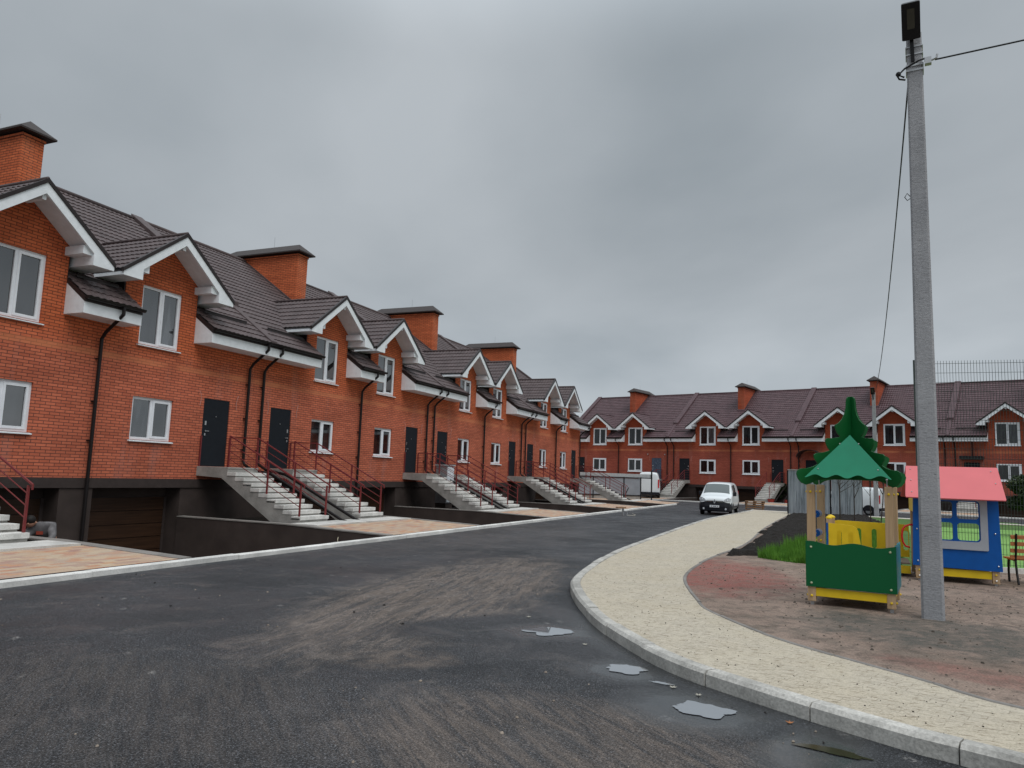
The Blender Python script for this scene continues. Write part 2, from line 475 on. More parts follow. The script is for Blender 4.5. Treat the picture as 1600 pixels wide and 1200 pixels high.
    # snow guards
    for a, b in ((-5.4, -3.6), (3.6, 5.4), (-.6, .6)):
        y = .0; z = roofz(y)
        M().tube([(a, y, z+.12), (b, y, z+.12)], .02, 6).box(a, b, y-.01, y+.01, z+.04, z+.10).build('snow_guard', M_TRIM, ro)
    # --- dormer roofs
    TIPX, TIPZ, PKZ = 1.93, 4.90, 6.40
    sl = (PKZ-TIPZ)/TIPX
    for c in (-DX, DX):
        dm = M()
        yb = (PKZ+.05-EZ)/PIT+EY
        for sx in (-1, 1):
            V = Vector((-sx, 0, sl)); L = TIPX*math.sqrt(1+sl*sl)
            tiles(dm, (c+sx*TIPX, -.70, TIPZ+.055), (0, 1, 0), V, yb+.70, L, mask=lambda p: p.z < roofz(p.y)-.35)
        dr = dm.build('dormer_roof', roof, root)
        M().tube([(c, -.72, PKZ+.085), (c, yb+.1, PKZ+.085)], .05, 8).build('ridge_cap', roof, dr, smooth=True)
        # verge flashing
        fl = M()
        for sx in (-1, 1):
            fl.prism([(c, PKZ+.10), (c+sx*(TIPX+.03), TIPZ+.08), (c+sx*(TIPX+.03), TIPZ-.03), (c, PKZ-.01)], 'y', -.755, -.66)
        fl.build('verge_trim', M_TRIM, dr)
        bb = M()
        for sx in (-1, 1):
            bb.prism([(c, PKZ-.012), (c+sx*1.93, TIPZ-.012), (c+sx*1.93, 4.79), (c+sx*1.34, 4.79), (c+sx*1.34, 5.08), (c, 6.13)], 'y', -.73, -.66)
        bb.build('bargeboard', M_WHITE, dr)
        sf = M()
        for sx in (-1, 1):
            sf.prism([(c, 6.28), (c+sx*1.36, 5.22), (c+sx*1.36, 5.17), (c, 6.23)], 'y', -.66, 0)
            sf.prism([(c+sx*1.34, 4.80), (c+sx*1.915, 4.80), (c+sx*1.915, TIPZ-.03), (c+sx*1.34, 5.32)], 'y', -.66, .62)
            sf.box(min(c+sx*1.10, c+sx*1.335), max(c+sx*1.10, c+sx*1.335), -.655, 0, 5.03, 5.24)
        sf.box(c-.05, c+.05, -.655, 0, 5.99, 6.2)
        sf.build('soffit', M_WHITE, dr)
        # dark side cheeks of the dormer, outside the brick
        ck = M()
        for sx in (-1, 1):
            x = c+sx*(HW+.02)
            ck.prism([(.02, 4.5), (.02, 5.33), (1.25, 5.33)], 'x', x-.015, x+.015)
        ck.build('side_cheek', M_TRIM, dr)
    # --- eave boxes with soffit, gutters
    for a, b in ((X0, -DX-HW), (-DX+HW, DX-HW), (DX+HW, X1)):
        eb = M().prism([(-.004, 3.58), (-.70, 3.58), (-.70, 3.86), (-.004, 4.36)], 'x', a+.004, b-.004)
        e_ = eb.build('eave_box', M_WHITE, root)
        M().prism([(-.72, 3.86), (-.72, 4.01), (-.71, 4.01), (0, 4.50), (0, 4.37), (-.70, 3.865)], 'x', a+.002, b-.002).build('eave_trim', M_TRIM, e_)
        gt = M(); pts = []
        for k in range(7):
            an = math.pi*k/6; pts.append((-.80-.065*math.cos(an), 3.99-.075*math.sin(an)))
        gt.prism(pts, 'x', a+.003, b-.003)
        gt.build('gutter', M_PIPE, e_, label=None)
    # --- downpipes
    def down(x, tail):
        p = [(x, -.80, 3.93), (x, -.80, 3.74), (x, -.62, 3.60), (x, -.22, 3.30), (x, -.10, 3.14)]
        if tail == 0: p += [(x, -.10, -2.6), (x, -.22, -2.72)]
        else:
            p += [(x, -.10, .16), (x, -.16, .05), (x-.12*tail*0, -.45, -.10), (x, -1.25, -.22), (x, -4.05, -1.50), (x, -4.3, -1.56)]
        m_ = M().tube(p, .046, 8)
        for z in (2.6, 1.5, .5): m_.box(x-.06, x+.06, -.10, .0, z, z+.03)
        m_.build('downpipe', M_PIPE, root, smooth=False)
    down(.2, 0); down(5.62, 1); down(-5.50, 1)
    # --- chimney
    ch = M(); cx0, cx1, cy0, cy1 = -.36, .26, 3.12, 7.05
    ch.box(cx0, cx1, cy0, cy1, 6.2, 8.92)
    ch.box(cx0-.03, cx1+.03, cy0-.03, cy1+.03, 8.92, 9.0)
    c_ = ch.build('chimney', brick, root)
    M().prism([(cy0-.12, roofz(cy0)-.06), (cy0-.12, roofz(cy0-.12)+.10), (RY-.2, RZ-.08), (RY-.2, RZ-.3)], 'x', cx0-.07, cx1+.07).build('chimney_flashing', roof, c_)
    cp = M(); o = .22; zz = 9.10
    a0, a1, b0, b1 = cx0-o, cx1+o, cy0-o, cy1+o
    mx_ = (cx0+cx1)/2
    cp.add([(a0,b0,zz),(a1,b0,zz),(a1,b1,zz),(a0,b1,zz),(mx_,b0+.45,zz+.40),(mx_,b1-.45,zz+.40),(a0,b0,zz-.05),(a1,b0,zz-.05),(a1,b1,zz-.05),(a0,b1,zz-.05)],
           [(0,1,4),(1,2,5,4),(2,3,5),(3,0,4,5),(0,6,7,1),(1,7,8,2),(2,8,9,3),(3,9,6,0),(6,9,8,7)])
    for x in (cx0+.05, cx1-.05):
        for y in (cy0+.15, (cy0+cy1)/2, cy1-.15): cp.box(x-.015, x+.015, y-.015, y+.015, 8.9, zz)
    cp.build('chimney_cap', M_CAP, c_)
    M().tube([(mx_, cy0+1.6, zz+.35), (mx_, cy0+1.6, zz+.85)], .008, 5).build('lightning_rod', M_METAL, c_)
    # --- lamp cables poking out of the brick beside the doors
    for a, b in DL:
        for x in (a-.28, b+.28):
            s_ = random.choice((-1, 1))
            M().tube([(x, .0, 2.15), (x+s_*.01, -.06, 2.2), (x+s_*.06, -.08, 2.1), (x+s_*.09, -.07, 1.95), (x+s_*.06, -.06, 1.76)], .008, 5).build('cable_end', M_CABLE, root)
    return root
def gable(root, brick, sx):
    x = sx*5.9
    m = MB(OZ)
    m.prism([(0.02, -.43), (11.98, -.43), (11.98, 4.3), (RY, RZ-.08), (0.02, 4.40)], 'x', x-.12*sx, x+.01*sx)
    m.build('gable_wall', brick, root)
    MB(OZ).box(min(x-.12*sx, x+.01*sx), max(x-.12*sx, x+.01*sx), .02, 11.98, -3.2, -.43).build('basement_wall', M_BASE, root)

ORD = ['nearest', 'second nearest', 'third', 'farthest']
labsA = ['nearest orange brick terraced house, cut off by the left edge of the photo',
         'second orange brick house of the left row, right of the one at the photo edge',
         'third orange brick house along the left row, right of the grey electrical cabinet',
         'last orange brick terraced house at the far end of the left row']
labsC = ['red brick house at the left end of the far row, behind the delivery van',
         'red brick house of the far row, directly behind the white van on the road',
         'red brick house of the far row, behind the fir-shaped roof of the play tower',
         'red brick house of the far row, seen through the tall mesh fence']
def row_houses(row, proto, SS, labs, grp, brick):
    out = []
    for i, s in enumerate(SS):
        h = proto if i == 0 else copy_tree(proto)
        place(h, row, s); tag(h, labs[i], 'house', grp); out.append(h)
    return out
pa = make_house(MB_A, M_ROOF_A, 'A')
HA = row_houses('A', pa, SA, labsA, 'terraced brick houses of the left row', MB_A)
pc = make_house(MB_C, M_ROOF_C, 'C')
HC = row_houses('C', pc, SCC, labsC, 'terraced brick houses of the far row', MB_C)
gable(HA[0], MB_A, -1); gable(HA[3], MB_A, 1); gable(HC[0], MB_C, -1); gable(HC[3], MB_C, 1)
# final party caps on the open ends
for h, rf in ((HA[3], M_ROOF_A), (HC[3], M_ROOF_C)):
    m = MB(OZ); m.prism([(1.1, roofz(1.1)+.22), (RY+.1, RZ+.22), (RY+.1, RZ-.05), (1.1, roofz(1.1)-.05)], 'x', 5.66, 6.0)
    r_ = [c for c in h.children if c.name.startswith('roof')][0]
    m.build('party_wall_cap', rf, r_)
# differences between the far houses
def child(h, kind, n): return [c for c in h.children if c.name.split('.')[0] == kind][n]
fd = child(HC[0], 'front_door', 1); fd.data = fd.data.copy(); fd.data.materials[0] = M_DOORW; fd['label'] = 'front door still wrapped in shiny blue film'
for x in (3.5, 5.35):
    MB(OZ).ball((x, -.06, 2.35), .07, 10).build('wall_lamp', M_METAL, HC[0], smooth=True)
# curved porch canopy over the left door of the third far house
m = MB(OZ)
for k in range(10):
    a0, a1 = math.pi*k/10, math.pi*(k+1)/10
    P = lambda a, r: (-4.43-math.cos(a)*r, 2.25+math.sin(a)*r*.62)
    m.prism([P(a0, 1.0), P(a1, 1.0), P(a1, .95), P(a0, .95)], 'y', -1.1, 0)
cn = m.build('porch_canopy', M_TRIM, HC[2], label='arched dark porch canopy over the door')
m = MB(OZ)
for x in (-5.4, -3.46): m.tube([(x, -1.05, 2.25), (x, -.02, 1.85)], .02, 6).tube([(x, -1.05, 2.25), (x, -1.05, 2.2), (x, 0, 2.2)], .02, 6)
m.build('bracket', M_BLACK, cn)
# flat hood with stay rod on the fourth far house
hd = MB(OZ).box(-5.1, -3.6, -1.1, 0, 2.20, 2.45).build('porch_canopy', M_BLACK, HC[3], label='flat black porch canopy')
MB(OZ).box(-4.38, -4.32, -.09, -.04, 2.45, 4.0).build('stay_rod', M_BLACK, hd)

# ------------------------------------------------------------------ staircases
def make_stair(mirror):
    """outer faces x=-.63..+.63, door behind at y=0; treads run towards -y"""
    root = empty('staircase', '', 'staircase')
    f = MB(OZ); W = .63
    prof = [(-.002, -.09), (-1.2, -.09)]
    z = -.09
    for i in range(10):
        y = -1.2-.3*i
        z2 = -.07-.143*(i+1)-.02
        prof.append((y, z2)); prof.append((y-.3, z2)) if i < 9 else None
    prof += [(-3.9, -1.80), (-3.35, -1.80), (-.98, -.36), (-.002, -.32)]
    f.prism(prof, 'x', -W, W)
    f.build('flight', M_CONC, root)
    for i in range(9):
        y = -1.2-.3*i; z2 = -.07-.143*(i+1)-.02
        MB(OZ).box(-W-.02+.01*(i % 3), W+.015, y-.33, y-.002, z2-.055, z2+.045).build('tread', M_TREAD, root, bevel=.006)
    MB(OZ).box(-W, W, -1.22, -.003, -.089, -.045).build('landing', M_CONC, root, bevel=.006)
    for side in (-1, 1):
        x = side*(W-.045)
        P = [(-1.17, -.05), (-2.65, -.77), (-3.84, -1.40)]
        r = MB(OZ)
        r.bar((x, -.04, -.12), (x, -.04, .87), .035)
        for y, zb in P:
            r.box(x-.02, x+.02, y-.02, y+.02, zb-.05, zb+.92)
        # sloping rails
        sl = (-.47-.87)/(-3.95+1.17)
        for off in (0, -.22, -.44, -.66):
            th = .032 if off == 0 else .016
            y0, z0 = -1.17, .87+off; y1 = -3.95 if off == 0 else -3.84; z1 = z0+sl*(y1-y0)
            r.bar((x, y0, z0), (x, y1, z1), th)
            if off == 0: r.bar((x, y1, z1+.012), (x, y1, z1-.09), .028)
        if (side == 1):
            for off in (0, -.22, -.44, -.66): r.bar((x, -1.17, .87+off), (x, -.04, .87+off), .032 if off == 0 else .016)
        r.build('railing', M_RAIL if mirror == 0 else M_RAIL2, root)
    return root
st = make_stair(0)
st_specs = []
for i, D in enumerate(DA):
    if i > 0: st_specs.append(('A', D, -1, i))
    if i < 4: st_specs.append(('A', D, 1, i))
for i, D in enumerate(DC):
    if i > 0: st_specs.append(('C', D, -1, i))
    st_specs.append(('C', D, 1, i))
NA = {(0, 1): 'concrete staircase at the left edge of the photo, beside the crouching person',
      (1, -1): 'large near concrete staircase rising to the first visible front door of the left row',
      (1, 1): 'concrete staircase just right of the largest near one, up to the second black door',
      (2, -1): 'concrete staircase left of the grey electrical cabinet, third visible flight of the left row',
      (2, 1): 'concrete staircase right of the grey electrical cabinet, fourth visible flight of the left row',
      (3, -1): 'concrete staircase left one of the third pair along the left row, past the cabinet',
      (3, 1): 'concrete staircase right one of the third pair along the left row, partly hidden by railings',
      (4, -1): 'last concrete staircase of the left row, in front of the grey sheet fence'}
NC = {(0, 1): 'distant staircase at the left end of the far row, behind the grey sheet fence',
      (1, -1): 'distant staircase up to the film wrapped door, behind the parked delivery van',
      (1, 1): 'distant concrete staircase of the far row, left of the white van on the road',
      (2, -1): 'distant concrete staircase of the far row, behind the wooden pallets',
      (2, 1): 'distant staircase below the arched porch canopy, behind the grey corrugated fence',
      (3, -1): 'distant staircase of the far row behind the white car and young trees',
      (3, 1): 'distant staircase below the flat black porch canopy, behind the playhouse'}
for k, (row, D, side, i) in enumerate(st_specs):
    o = st if k == 0 else copy_tree(st)
    place(o, row, D+side*1.45)
    tag(o, (NA if row == 'A' else NC)[(i, side)], 'staircase', 'concrete entrance staircases')

# ------------------------------------------------------------------ ground, structures
def smat(name, fn): m = Mt(name, .85); fn(m); return m.m
def asphalt(m):
    v = m.obj()
    g = m.noise(v, 75, 3, .8); g2 = m.noise(v, 170, 2, .7); big = m.noise(v, .35, 4, .55, .6); mid = m.noise(v, 1.6, 6, .68, .8)
    base = m.ramp(big, [(.35, (.0185, .0195, .0215)), (.65, (.033, .034, .037))])
    grain = m.ramp(g, [(.38, .25), (.50, .75), (.57, 1.6), (.64, 5.0)])
    g3 = m.noise(v, 34, 3, .8)
    base = m.mix(.95, base, grain, 'MULTIPLY')
    base = m.mix(.8, base, m.ramp(g2, [(.38, .5), (.66, 2.2)]), 'MULTIPLY')
    base = m.mix(.6, base, m.ramp(g3, [(.38, .6), (.62, 1.6)]), 'MULTIPLY')
    # clay dust dragged over the asphalt by wheels
    def zone(x, y, rx, ry, ang, amp=.9, lo=.15, hi=.5):
        g_ = m.n('ShaderNodeTexGradient', gradient_type='SPHERICAL'); m.l(m.orient(rx, ry, ang, (x, y, 0)), g_.inputs[0])
        t = m.math('ADD', g_.outputs['Fac'], m.math('MULTIPLY', m.math('SUBTRACT', mid, .5), amp))
        return m.ramp(t, [(lo, 0.), (hi, 1.)])
    def scratch(sx, sy, ang, loc, wd=.012, dist=1.0, th=.5):
        n_ = m.noise(m.orient(sx, sy, ang, loc), 1, 6, .66, dist)
        t = m.math('ABSOLUTE', m.math('SUBTRACT', n_, th))
        return m.ramp(t, [(0, 1.), (wd, 0.)])
    MX = lambda *a: a[0] if len(a) == 1 else m.math('MAXIMUM', a[0], MX(*a[1:]))
    MU = lambda a, b: m.math('MULTIPLY', a, b)
    z1 = zone(-.75, 11.4, 1.9, 6.4, 16); z1b = zone(-1.0, 7.1, .85, .55, 0, .6); z3 = zone(.35, 4.9, 2.3, 1.6, 30); z4 = zone(-2.7, 5.6, 2.9, 1.8, 20)
    zf = zone(-1.5, 22, 5, 9, 20)
    dk = m.math('SUBTRACT', 1., zone(.05, 8.75, 1.9, .85, -20, .5, .1, .4))
    str1 = m.ramp(m.noise(m.orient(.12, 1.6, 12), 1, 6, .68, .8), [(.42, .25), (.58, 1.)])
    str2 = m.ramp(m.noise(m.orient(.10, 1.1, -24), 1, 6, .70, .8), [(.42, .2), (.60, 1.)])
    dA = MU(MU(z1, str1), dk)
    dB = MX(MU(MU(z3, str2), .8), MU(MU(z1b, m.ramp(m.noise(v, 5, 5, .7), [(.38, .1), (.6, 1.)])), .85), MU(MU(z4, str2), .30), MU(MU(zf, str1), .25))
    sc1 = MU(MU(scratch(.20, 1.5, 8, (0, 0, 0)), z1), dk); sc1b = MU(MU(scratch(.30, 1.2, 30, (4, 2, 0)), z1), dk)
    sc2 = MU(scratch(.16, .8, -24, (1, 0, 0)), MX(MU(z3, .75), MU(z4, .30))); sc3 = MU(scratch(.5, .35, 60, (2, 5, 0), .008, 1.6), m.ramp(mid, [(.5, 0.), (.62, .6)]))
    d = MX(dA, dB, m.ramp(mid, [(.56, 0.), (.80, .30)]))
    d = MU(d, m.ramp(g, [(.36, .22), (.54, 1.)]))
    dust = m.mix(g2, (.125, .100, .084), (.24, .195, .165))
    cc = m.mix(MU(d, .82), base, dust)
    scr = MU(MX(sc1, sc1b, MU(sc2, .8), sc3), m.ramp(g, [(.38, .1), (.52, .85)]))
    cc = m.mix(scr, cc, (.30, .245, .21))
    # pale clay flakes and splashes
    fl = m.n('ShaderNodeTexVoronoi'); fl.inputs['Scale'].default_value = 1; m.l(m.orient(.55, .30, 75), fl.inputs['Vector'])
    fm = MU(m.ramp(fl.outputs['Distance'], [(.05, 1.), (.16, 0.)]), m.ramp(m.noise(v, .9, 3), [(.46, 0.), (.56, 1.)]))
    fm = MU(fm, m.ramp(m.noise(v, 26, 4, .75), [(.47, 0.), (.56, 1.)]))
    cc = m.mix(MU(fm, .8), cc, (.30, .285, .27))
    # damp halos round the puddles and along the kerb
    wet = MX(zone(.5, 8.5, .75, .55, 0, .8, .0, .5), zone(1.1, 6.9, .55, .50, 0, .8, .0, .5), zone(1.45, 5.85, .75, .62, 40, .8, .0, .5), zone(2.1, 5.1, .9, .4, -50, .6, 0., .5), MU(zone(1.5, 7.5, .5, 3.2, -20, .5, 0., .5), .7))
    cc = m.mix(MU(wet, .55), cc, (.012, .014, .016))
    m.color(cc)
    rg = m.mix(d, m.ramp(m.noise(v, .55, 3, .5, .4), [(.42, .46), (.6, .70)]), (.95, .95, .95))
    m.rough(m.mix(MU(wet, .95), rg, (.13, .13, .13)))
    m.l(m.math('ADD', .28, MU(wet, .7)), m.b.inputs['Specular IOR Level'])
    bp = m.n('ShaderNodeBump'); bp.inputs['Distance'].default_value = .012; m.l(g, bp.inputs['Height'])
    m.l(m.math('SUBTRACT', .75, MU(wet, .66)), bp.inputs['Strength']); m.l(bp.outputs[0], m.b.inputs['Normal'])
M_ROAD = smat('asphalt', asphalt)
def sandpath(m):
    v = m.obj(); br = m.n('ShaderNodeTexBrick'); m.l(m.obj((1, 1, 1), (0, 0, rad(40))), br.inputs['Vector'])
    br.inputs['Scale'].default_value = 1; br.inputs['Brick Width'].default_value = .2; br.inputs['Row Height'].default_value = .1; br.inputs['Mortar Size'].default_value = .005
    br.inputs['Color1'].default_value = (.51, .455, .37, 1); br.inputs['Color2'].default_value = (.44, .395, .32, 1); br.inputs['Mortar'].default_value = (.24, .21, .165, 1); br.inputs['Mortar Smooth'].default_value = .4
    sand = m.noise(v, 2.6, 5, .65); fine = m.noise(v, 70, 3, .7); spk = m.noise(m.orient(.10, .030, 20), 1.0, 4, .72); spk2 = m.noise(m.orient(.30, .07, 10), 1.0, 6, .8)
    cc = m.mix(m.ramp(sand, [(.38, .15), (.62, 1.)]), br.outputs['Color'], (.50, .447, .355))
    cc = m.mix(m.ramp(m.noise(v, .9, 4, .6), [(.45, 0.), (.75, .45)]), cc, (.45, .38, .27))
    cc = m.mix(.75, cc, m.ramp(fine, [(.3, .62), (.5, 1.), (.7, 1.2)]), 'MULTIPLY')
    cc = m.mix(m.ramp(spk, [(.545, 0.), (.63, .8)]), cc, (.19, .15, .10)); cc = m.mix(m.ramp(spk2, [(.59, 0.), (.66, .7)]), cc, (.15, .12, .085))
    m.color(cc); m.bump(m.math('ADD', fine, m.math('MULTIPLY', spk, .8)), .5, .015)
M_PATH = smat('sandy paving', sandpath)
def pavers(m):
    v = m.obj(); sp = m.n('ShaderNodeSeparateXYZ'); m.l(v, sp.inputs[0])
    row = m.math('FLOOR', m.math('DIVIDE', sp.outputs[1], .12)); off = m.math('MULTIPLY', m.math('MODULO', row, 2), .5)
    cx = m.math('FLOOR', m.math('ADD', m.math('DIVIDE', sp.outputs[0], .24), off))
    cb = m.n('ShaderNodeCombineXYZ'); m.l(cx, cb.inputs[0]); m.l(row, cb.inputs[1])
    wnz = m.n('ShaderNodeTexWhiteNoise', noise_dimensions='2D'); m.l(cb.outputs[0], wnz.inputs['Vector'])
    tone = m.ramp(wnz.outputs['Value'], [(0, (.42, .17, .10)), (.22, (.46, .28, .17)), (.42, (.44, .35, .26)), (.6, (.33, .185, .15)), (.8, (.49, .38, .26)), (1, (.40, .25, .19))])
    tone = m.mix(m.ramp(m.noise(v, .9, 4), [(.42, .1), (.72, .65)]), tone, (.41, .335, .265))
    m.color(m.mix(.5, tone, m.ramp(m.noise(v, 40, 3), [(.3, .75), (.7, 1.2)]), 'MULTIPLY'))
M_PAVER = smat('mixed colour pavers', pavers)
def sandground(m):
    v = m.obj(); a = m.noise(v, .5, 5, .6, .5); b = m.noise(v, 5, 5, .72, .6); c = m.noise(v, 55, 3, .7); big = m.noise(v, 1.7, 5, .7)
    cc = m.ramp(a, [(.3, (.24, .175, .14)), (.7, (.36, .275, .225))])
    cc = m.mix(m.ramp(big, [(.48, 0.), (.62, .6)]), cc, (.15, .128, .105))
    cc = m.mix(m.ramp(b, [(.50, 0.), (.62, .5)]), cc, (.075, .062, .052))
    def zone(x, y, rx, ry, ang, hard=.5):
        g_ = m.n('ShaderNodeTexGradient', gradient_type='SPHERICAL'); mp = m.n('ShaderNodeMapping', vector_type='TEXTURE')
        mp.inputs['Location'].default_value = (x, y, 0); mp.inputs['Scale'].default_value = (rx, ry, 5); mp.inputs['Rotation'].default_value = (0, 0, rad(ang))
        q = m.n('ShaderNodeTexCoord'); m.l(q.outputs['Object'], mp.inputs[0]); m.l(mp.outputs[0], g_.inputs[0])
        t = m.math('ADD', g_.outputs['Fac'], m.math('MULTIPLY', m.math('SUBTRACT', big, .5), .9))
        return m.ramp(t, [(.15, 0.), (hard, 1.)])
    red = m.math('MAXIMUM', zone(3.6, 13.6, 1.9, 3.6, -12), m.math('MULTIPLY', zone(4.4, 6.6, .45, 1.5, 45), .45))
    cc = m.mix(m.math('MULTIPLY', red, m.ramp(b, [(.40, .85), (.60, .25)])), cc, m.mix(c, (.20, .050, .042), (.40, .135, .115)))
    grey = zone(5.0, 8.6, 2.4, 1.5, -35)
    cc = m.mix(m.math('MULTIPLY', grey, m.ramp(b, [(.35, .35), (.6, .95)])), cc, (.105, .10, .088))
    cc = m.mix(.8, cc, m.ramp(c, [(.3, .55), (.5, 1.), (.7, 1.35)]), 'MULTIPLY')
    m.color(cc); m.bump(m.math('ADD', c, m.math('MULTIPLY', b, 2.5)), .8, .03)
M_SAND = smat('playground dirt', sandground)
def soil(m):
    v = m.obj(); c = m.noise(v, 14, 5, .75); m.color(m.ramp(c, [(.3, (.006, .005, .004)), (.7, (.026, .020, .016))])); m.bump(c, 1, .08)
M_SOIL = smat('black soil', soil)
def grassm(m):
    v = m.obj(); c = m.noise(v, 1.2, 4, .6); c2 = m.noise(v, 40, 2)
    m.color(m.mix(.5, m.ramp(c, [(.3, (.035, .085, .018)), (.7, (.085, .16, .035))]), m.ramp(c2, [(.3, .6), (.7, 1.5)]), 'MULTIPLY'))
M_GRASS = smat('grass', grassm)
def turfm(m):
    v = m.obj(); c = m.noise(v, .8, 3); c2 = m.noise(v, 30, 2)
    m.color(m.mix(.5, m.ramp(c, [(.3, (.15, .30, .07)), (.7, (.20, .37, .10))]), m.ramp(c2, [(.3, .8), (.7, 1.2)]), 'MULTIPLY'))
M_TURF = smat('artificial turf', turfm)
def dirt(m):
    v = m.obj(); c = m.noise(v, .3, 5, .6); m.color(m.ramp(c, [(.3, (.16, .14, .11)), (.7, (.24, .21, .17))]))
M_DIRT = smat('ground dirt', dirt)

def sheet(name, outer, z, mat, holes=(), zfun=None):
    loops = [[Vector((p[0], p[1], 0)) for p in l] for l in [outer, *holes]]
    vs = [p for l in loops for p in l]
    tri = tessellate_polygon(loops)
    me = bpy.data.meshes.new(name); me.from_pydata([(p.x, p.y, z if zfun is None else zfun(p.x, p.y)) for p in vs], [], [tuple(t) for t in tri]); me.materials.append(mat)
    bm = bmesh.new(); bm.from_mesh(me); bmesh.ops.recalc_face_normals(bm, faces=bm.faces)
    for f in bm.faces:
        if f.normal.z < 0: f.normal_flip()
    bm.to_mesh(me); bm.free()
    o = bpy.data.objects.new(name, me); col.objects.link(o); tag(o, kind='structure'); return o
R = rowpt
stripA = [tuple(R('A', s, y)) for s, y in ((5.0, -7.28), (54.9, -7.28), (54.9, 12.9), (5.0, 12.9))]
stripC = [tuple(R('C', s, y)) for s, y in ((-45.5, -7.28), (3.4, -7.28), (3.4, 12.9), (-45.5, 12.9))]
G = 900
sheet('ground', [(-G, -G), (G, -G), (G, G), (-G, G)], -.03, M_DIRT, [stripA, stripC])
# smoothed pavement edge
def smooth(pts, n=6):
    out = []
    for i in range(len(pts)-1):
        p0 = Vector(pts[max(i-1, 0)]); p1 = Vector(pts[i]); p2 = Vector(pts[i+1]); p3 = Vector(pts[min(i+2, len(pts)-1)])
        for k in range(n):
            t = k/n
            out.append(.5*((2*p1)+(-p0+p2)*t+(2*p0-5*p1+4*p2-p3)*t*t+(-p0+3*p1-3*p2+p3)*t**3))
    out.append(Vector(pts[-1])); return [(v.x, v.y) for v in out]
KO = smooth([(9.5, .55), (6.0, 2.25), (4.1, 3.72), (2.93, 4.85), (2.62, 5.17), (2.05, 5.97), (1.50, 6.93), (1.17, 8.18), (1.02, 9.3), (.96, 10.84), (1.07, 12.2), (1.63, 14.42), (2.45, 17.0), (3.49, 19.82), (5.85, 25.9), (8.42, 32.31), (11.4, 38.7), (14.32, 44.74), (15.1, 46.6)], 6)
PI_ = smooth([(11, 1.6), (8, 3.0), (5.6, 4.55), (3.95, 5.72), (3.52, 6.59), (2.88, 7.98), (2.60, 9.4), (2.62, 10.3), (3.06, 12.97), (4.35, 16.14), (6.37, 20.17), (10.05, 29.1), (15.63, 41.6), (16.4, 43.2)], 6)
def offset(pts, d):
    out = []
    for i, p in enumerate(pts):
        a = Vector(pts[max(i-1, 0)]); b = Vector(pts[min(i+1, len(pts)-1)]); t = (b-a).normalized()
        out.append((p[0]+t.y*d, p[1]-t.x*d))
    return out
KI = offset(KO, .15)
aEnd = R('A', 54.9, -7.28)
cL, cR = R('C', -35.0, -7.28), R('C', 40, -7.28)
nearL = R('A', 5.0, -7.28); nearLL = R('A', -30, -7.28)
corner = CV*1.0
kc = Vector((15.1, 46.6)); kr = kc+CV*40
sheet('road', [tuple(nearLL), tuple(aEnd), (12.1, 57.5), (11.6, 62.5), (10.6, 66.6), tuple(cL+Vector((.6, -.3))), tuple(cR), tuple(kr), *reversed(KO), (9.5, -30), (-40, -30)], -.002, M_ROAD)
# kerbs built as blocks
def kerb(name, pts, d0, d1, z0, z1, L, mat, bev=.02):
    # resample by length
    P = [Vector(p) for p in pts]; acc = [0]
    for i in range(1, len(P)): acc.append(acc[-1]+(P[i]-P[i-1]).length)
    def at(t):
        t = max(0, min(acc[-1], t))
        for i in range(1, len(P)):
            if acc[i] >= t:
                k = (t-acc[i-1])/max(1e-9, acc[i]-acc[i-1]); return P[i-1].lerp(P[i], k), (P[i]-P[i-1]).normalized()
        return P[-1], (P[-1]-P[-2]).normalized()
    mb = MB(); t = 0; rnd = random.Random(3)
    while t < acc[-1]-.05:
        e = min(t+L-.012, acc[-1]); n = 4; zj = rnd.uniform(-.006, .006); dj = rnd.uniform(-.008, .008)
        rings = []
        for k in range(n+1):
            p, dr = at(t+(e-t)*k/n); nr = Vector((dr.y, -dr.x))
            a = p+nr*(d0+dj); b = p+nr*(d1+dj); c = p+nr*(d0+dj+bev); q = p+nr*(d1+dj-.012)
            rings.append([(a.x, a.y, z0), (a.x, a.y, z1-bev+zj), (c.x, c.y, z1+zj), (q.x, q.y, z1+zj), (b.x, b.y, z1-.012+zj), (b.x, b.y, z0)])
        vs = [v for r in rings for v in r]; fs = []
        for k in range(n):
            for j in range(6):
                fs.append((k*6+j, k*6+(j+1) % 6, (k+1)*6+(j+1) % 6, (k+1)*6+j))
        fs.append(tuple(range(6))); fs.append(tuple(n*6+j for j in range(6)))
        mb.add(vs, fs); t += L
    o = mb.build(name, mat); tag(o, kind='structure'); return o
kerb('kerb', KO, 0, .15, -.02, .125, 1.0, M_KERBN, .03)
kerb('kerb', [tuple(R('A', s, -7.12)) for s in (2, 54.9)], 0, .17, -.02, .085, 3.0, M_KERB, .012)
kerb('kerb', [(R('A', 54.9, -7.12).x, R('A', 54.9, -7.12).y), (12.0, 57.5), (11.5, 62.5), (10.4, 66.4)], 0, .17, -.02, .085, 1.0, M_KERB, .012)
kerb('kerb', [tuple(R('C', s, -7.12)) for s in (-34.5, 3.3)], 0, .17, -.02, .085, 3.0, M_KERB, .012)
kerb('kerb', [tuple(kc), tuple(kr)], 0, .15, -.02, .115, 1.0, M_KERB, .02)
# pavement on the right and its far continuation along the cross street
sheet('pavement', [*KI, *[tuple(kr+Vector((-.1, -.12)))], *[tuple(kr+Vector((-1.25, -1.6)))], (17.0, 43.9), *reversed(PI_)], .105, M_PATH)
EDI = offset(PI_, .0)
kerb('path_edging', PI_, -.03, .025, .05, .113, 1.0, M_WALLTOP, .008)
# playground ground (everything right of the path)
sheet('playground_ground', [*PI_, (17.0, 43.9), (60, 10), (60, -8), (11, 1.6)][::1], .095, M_SAND)
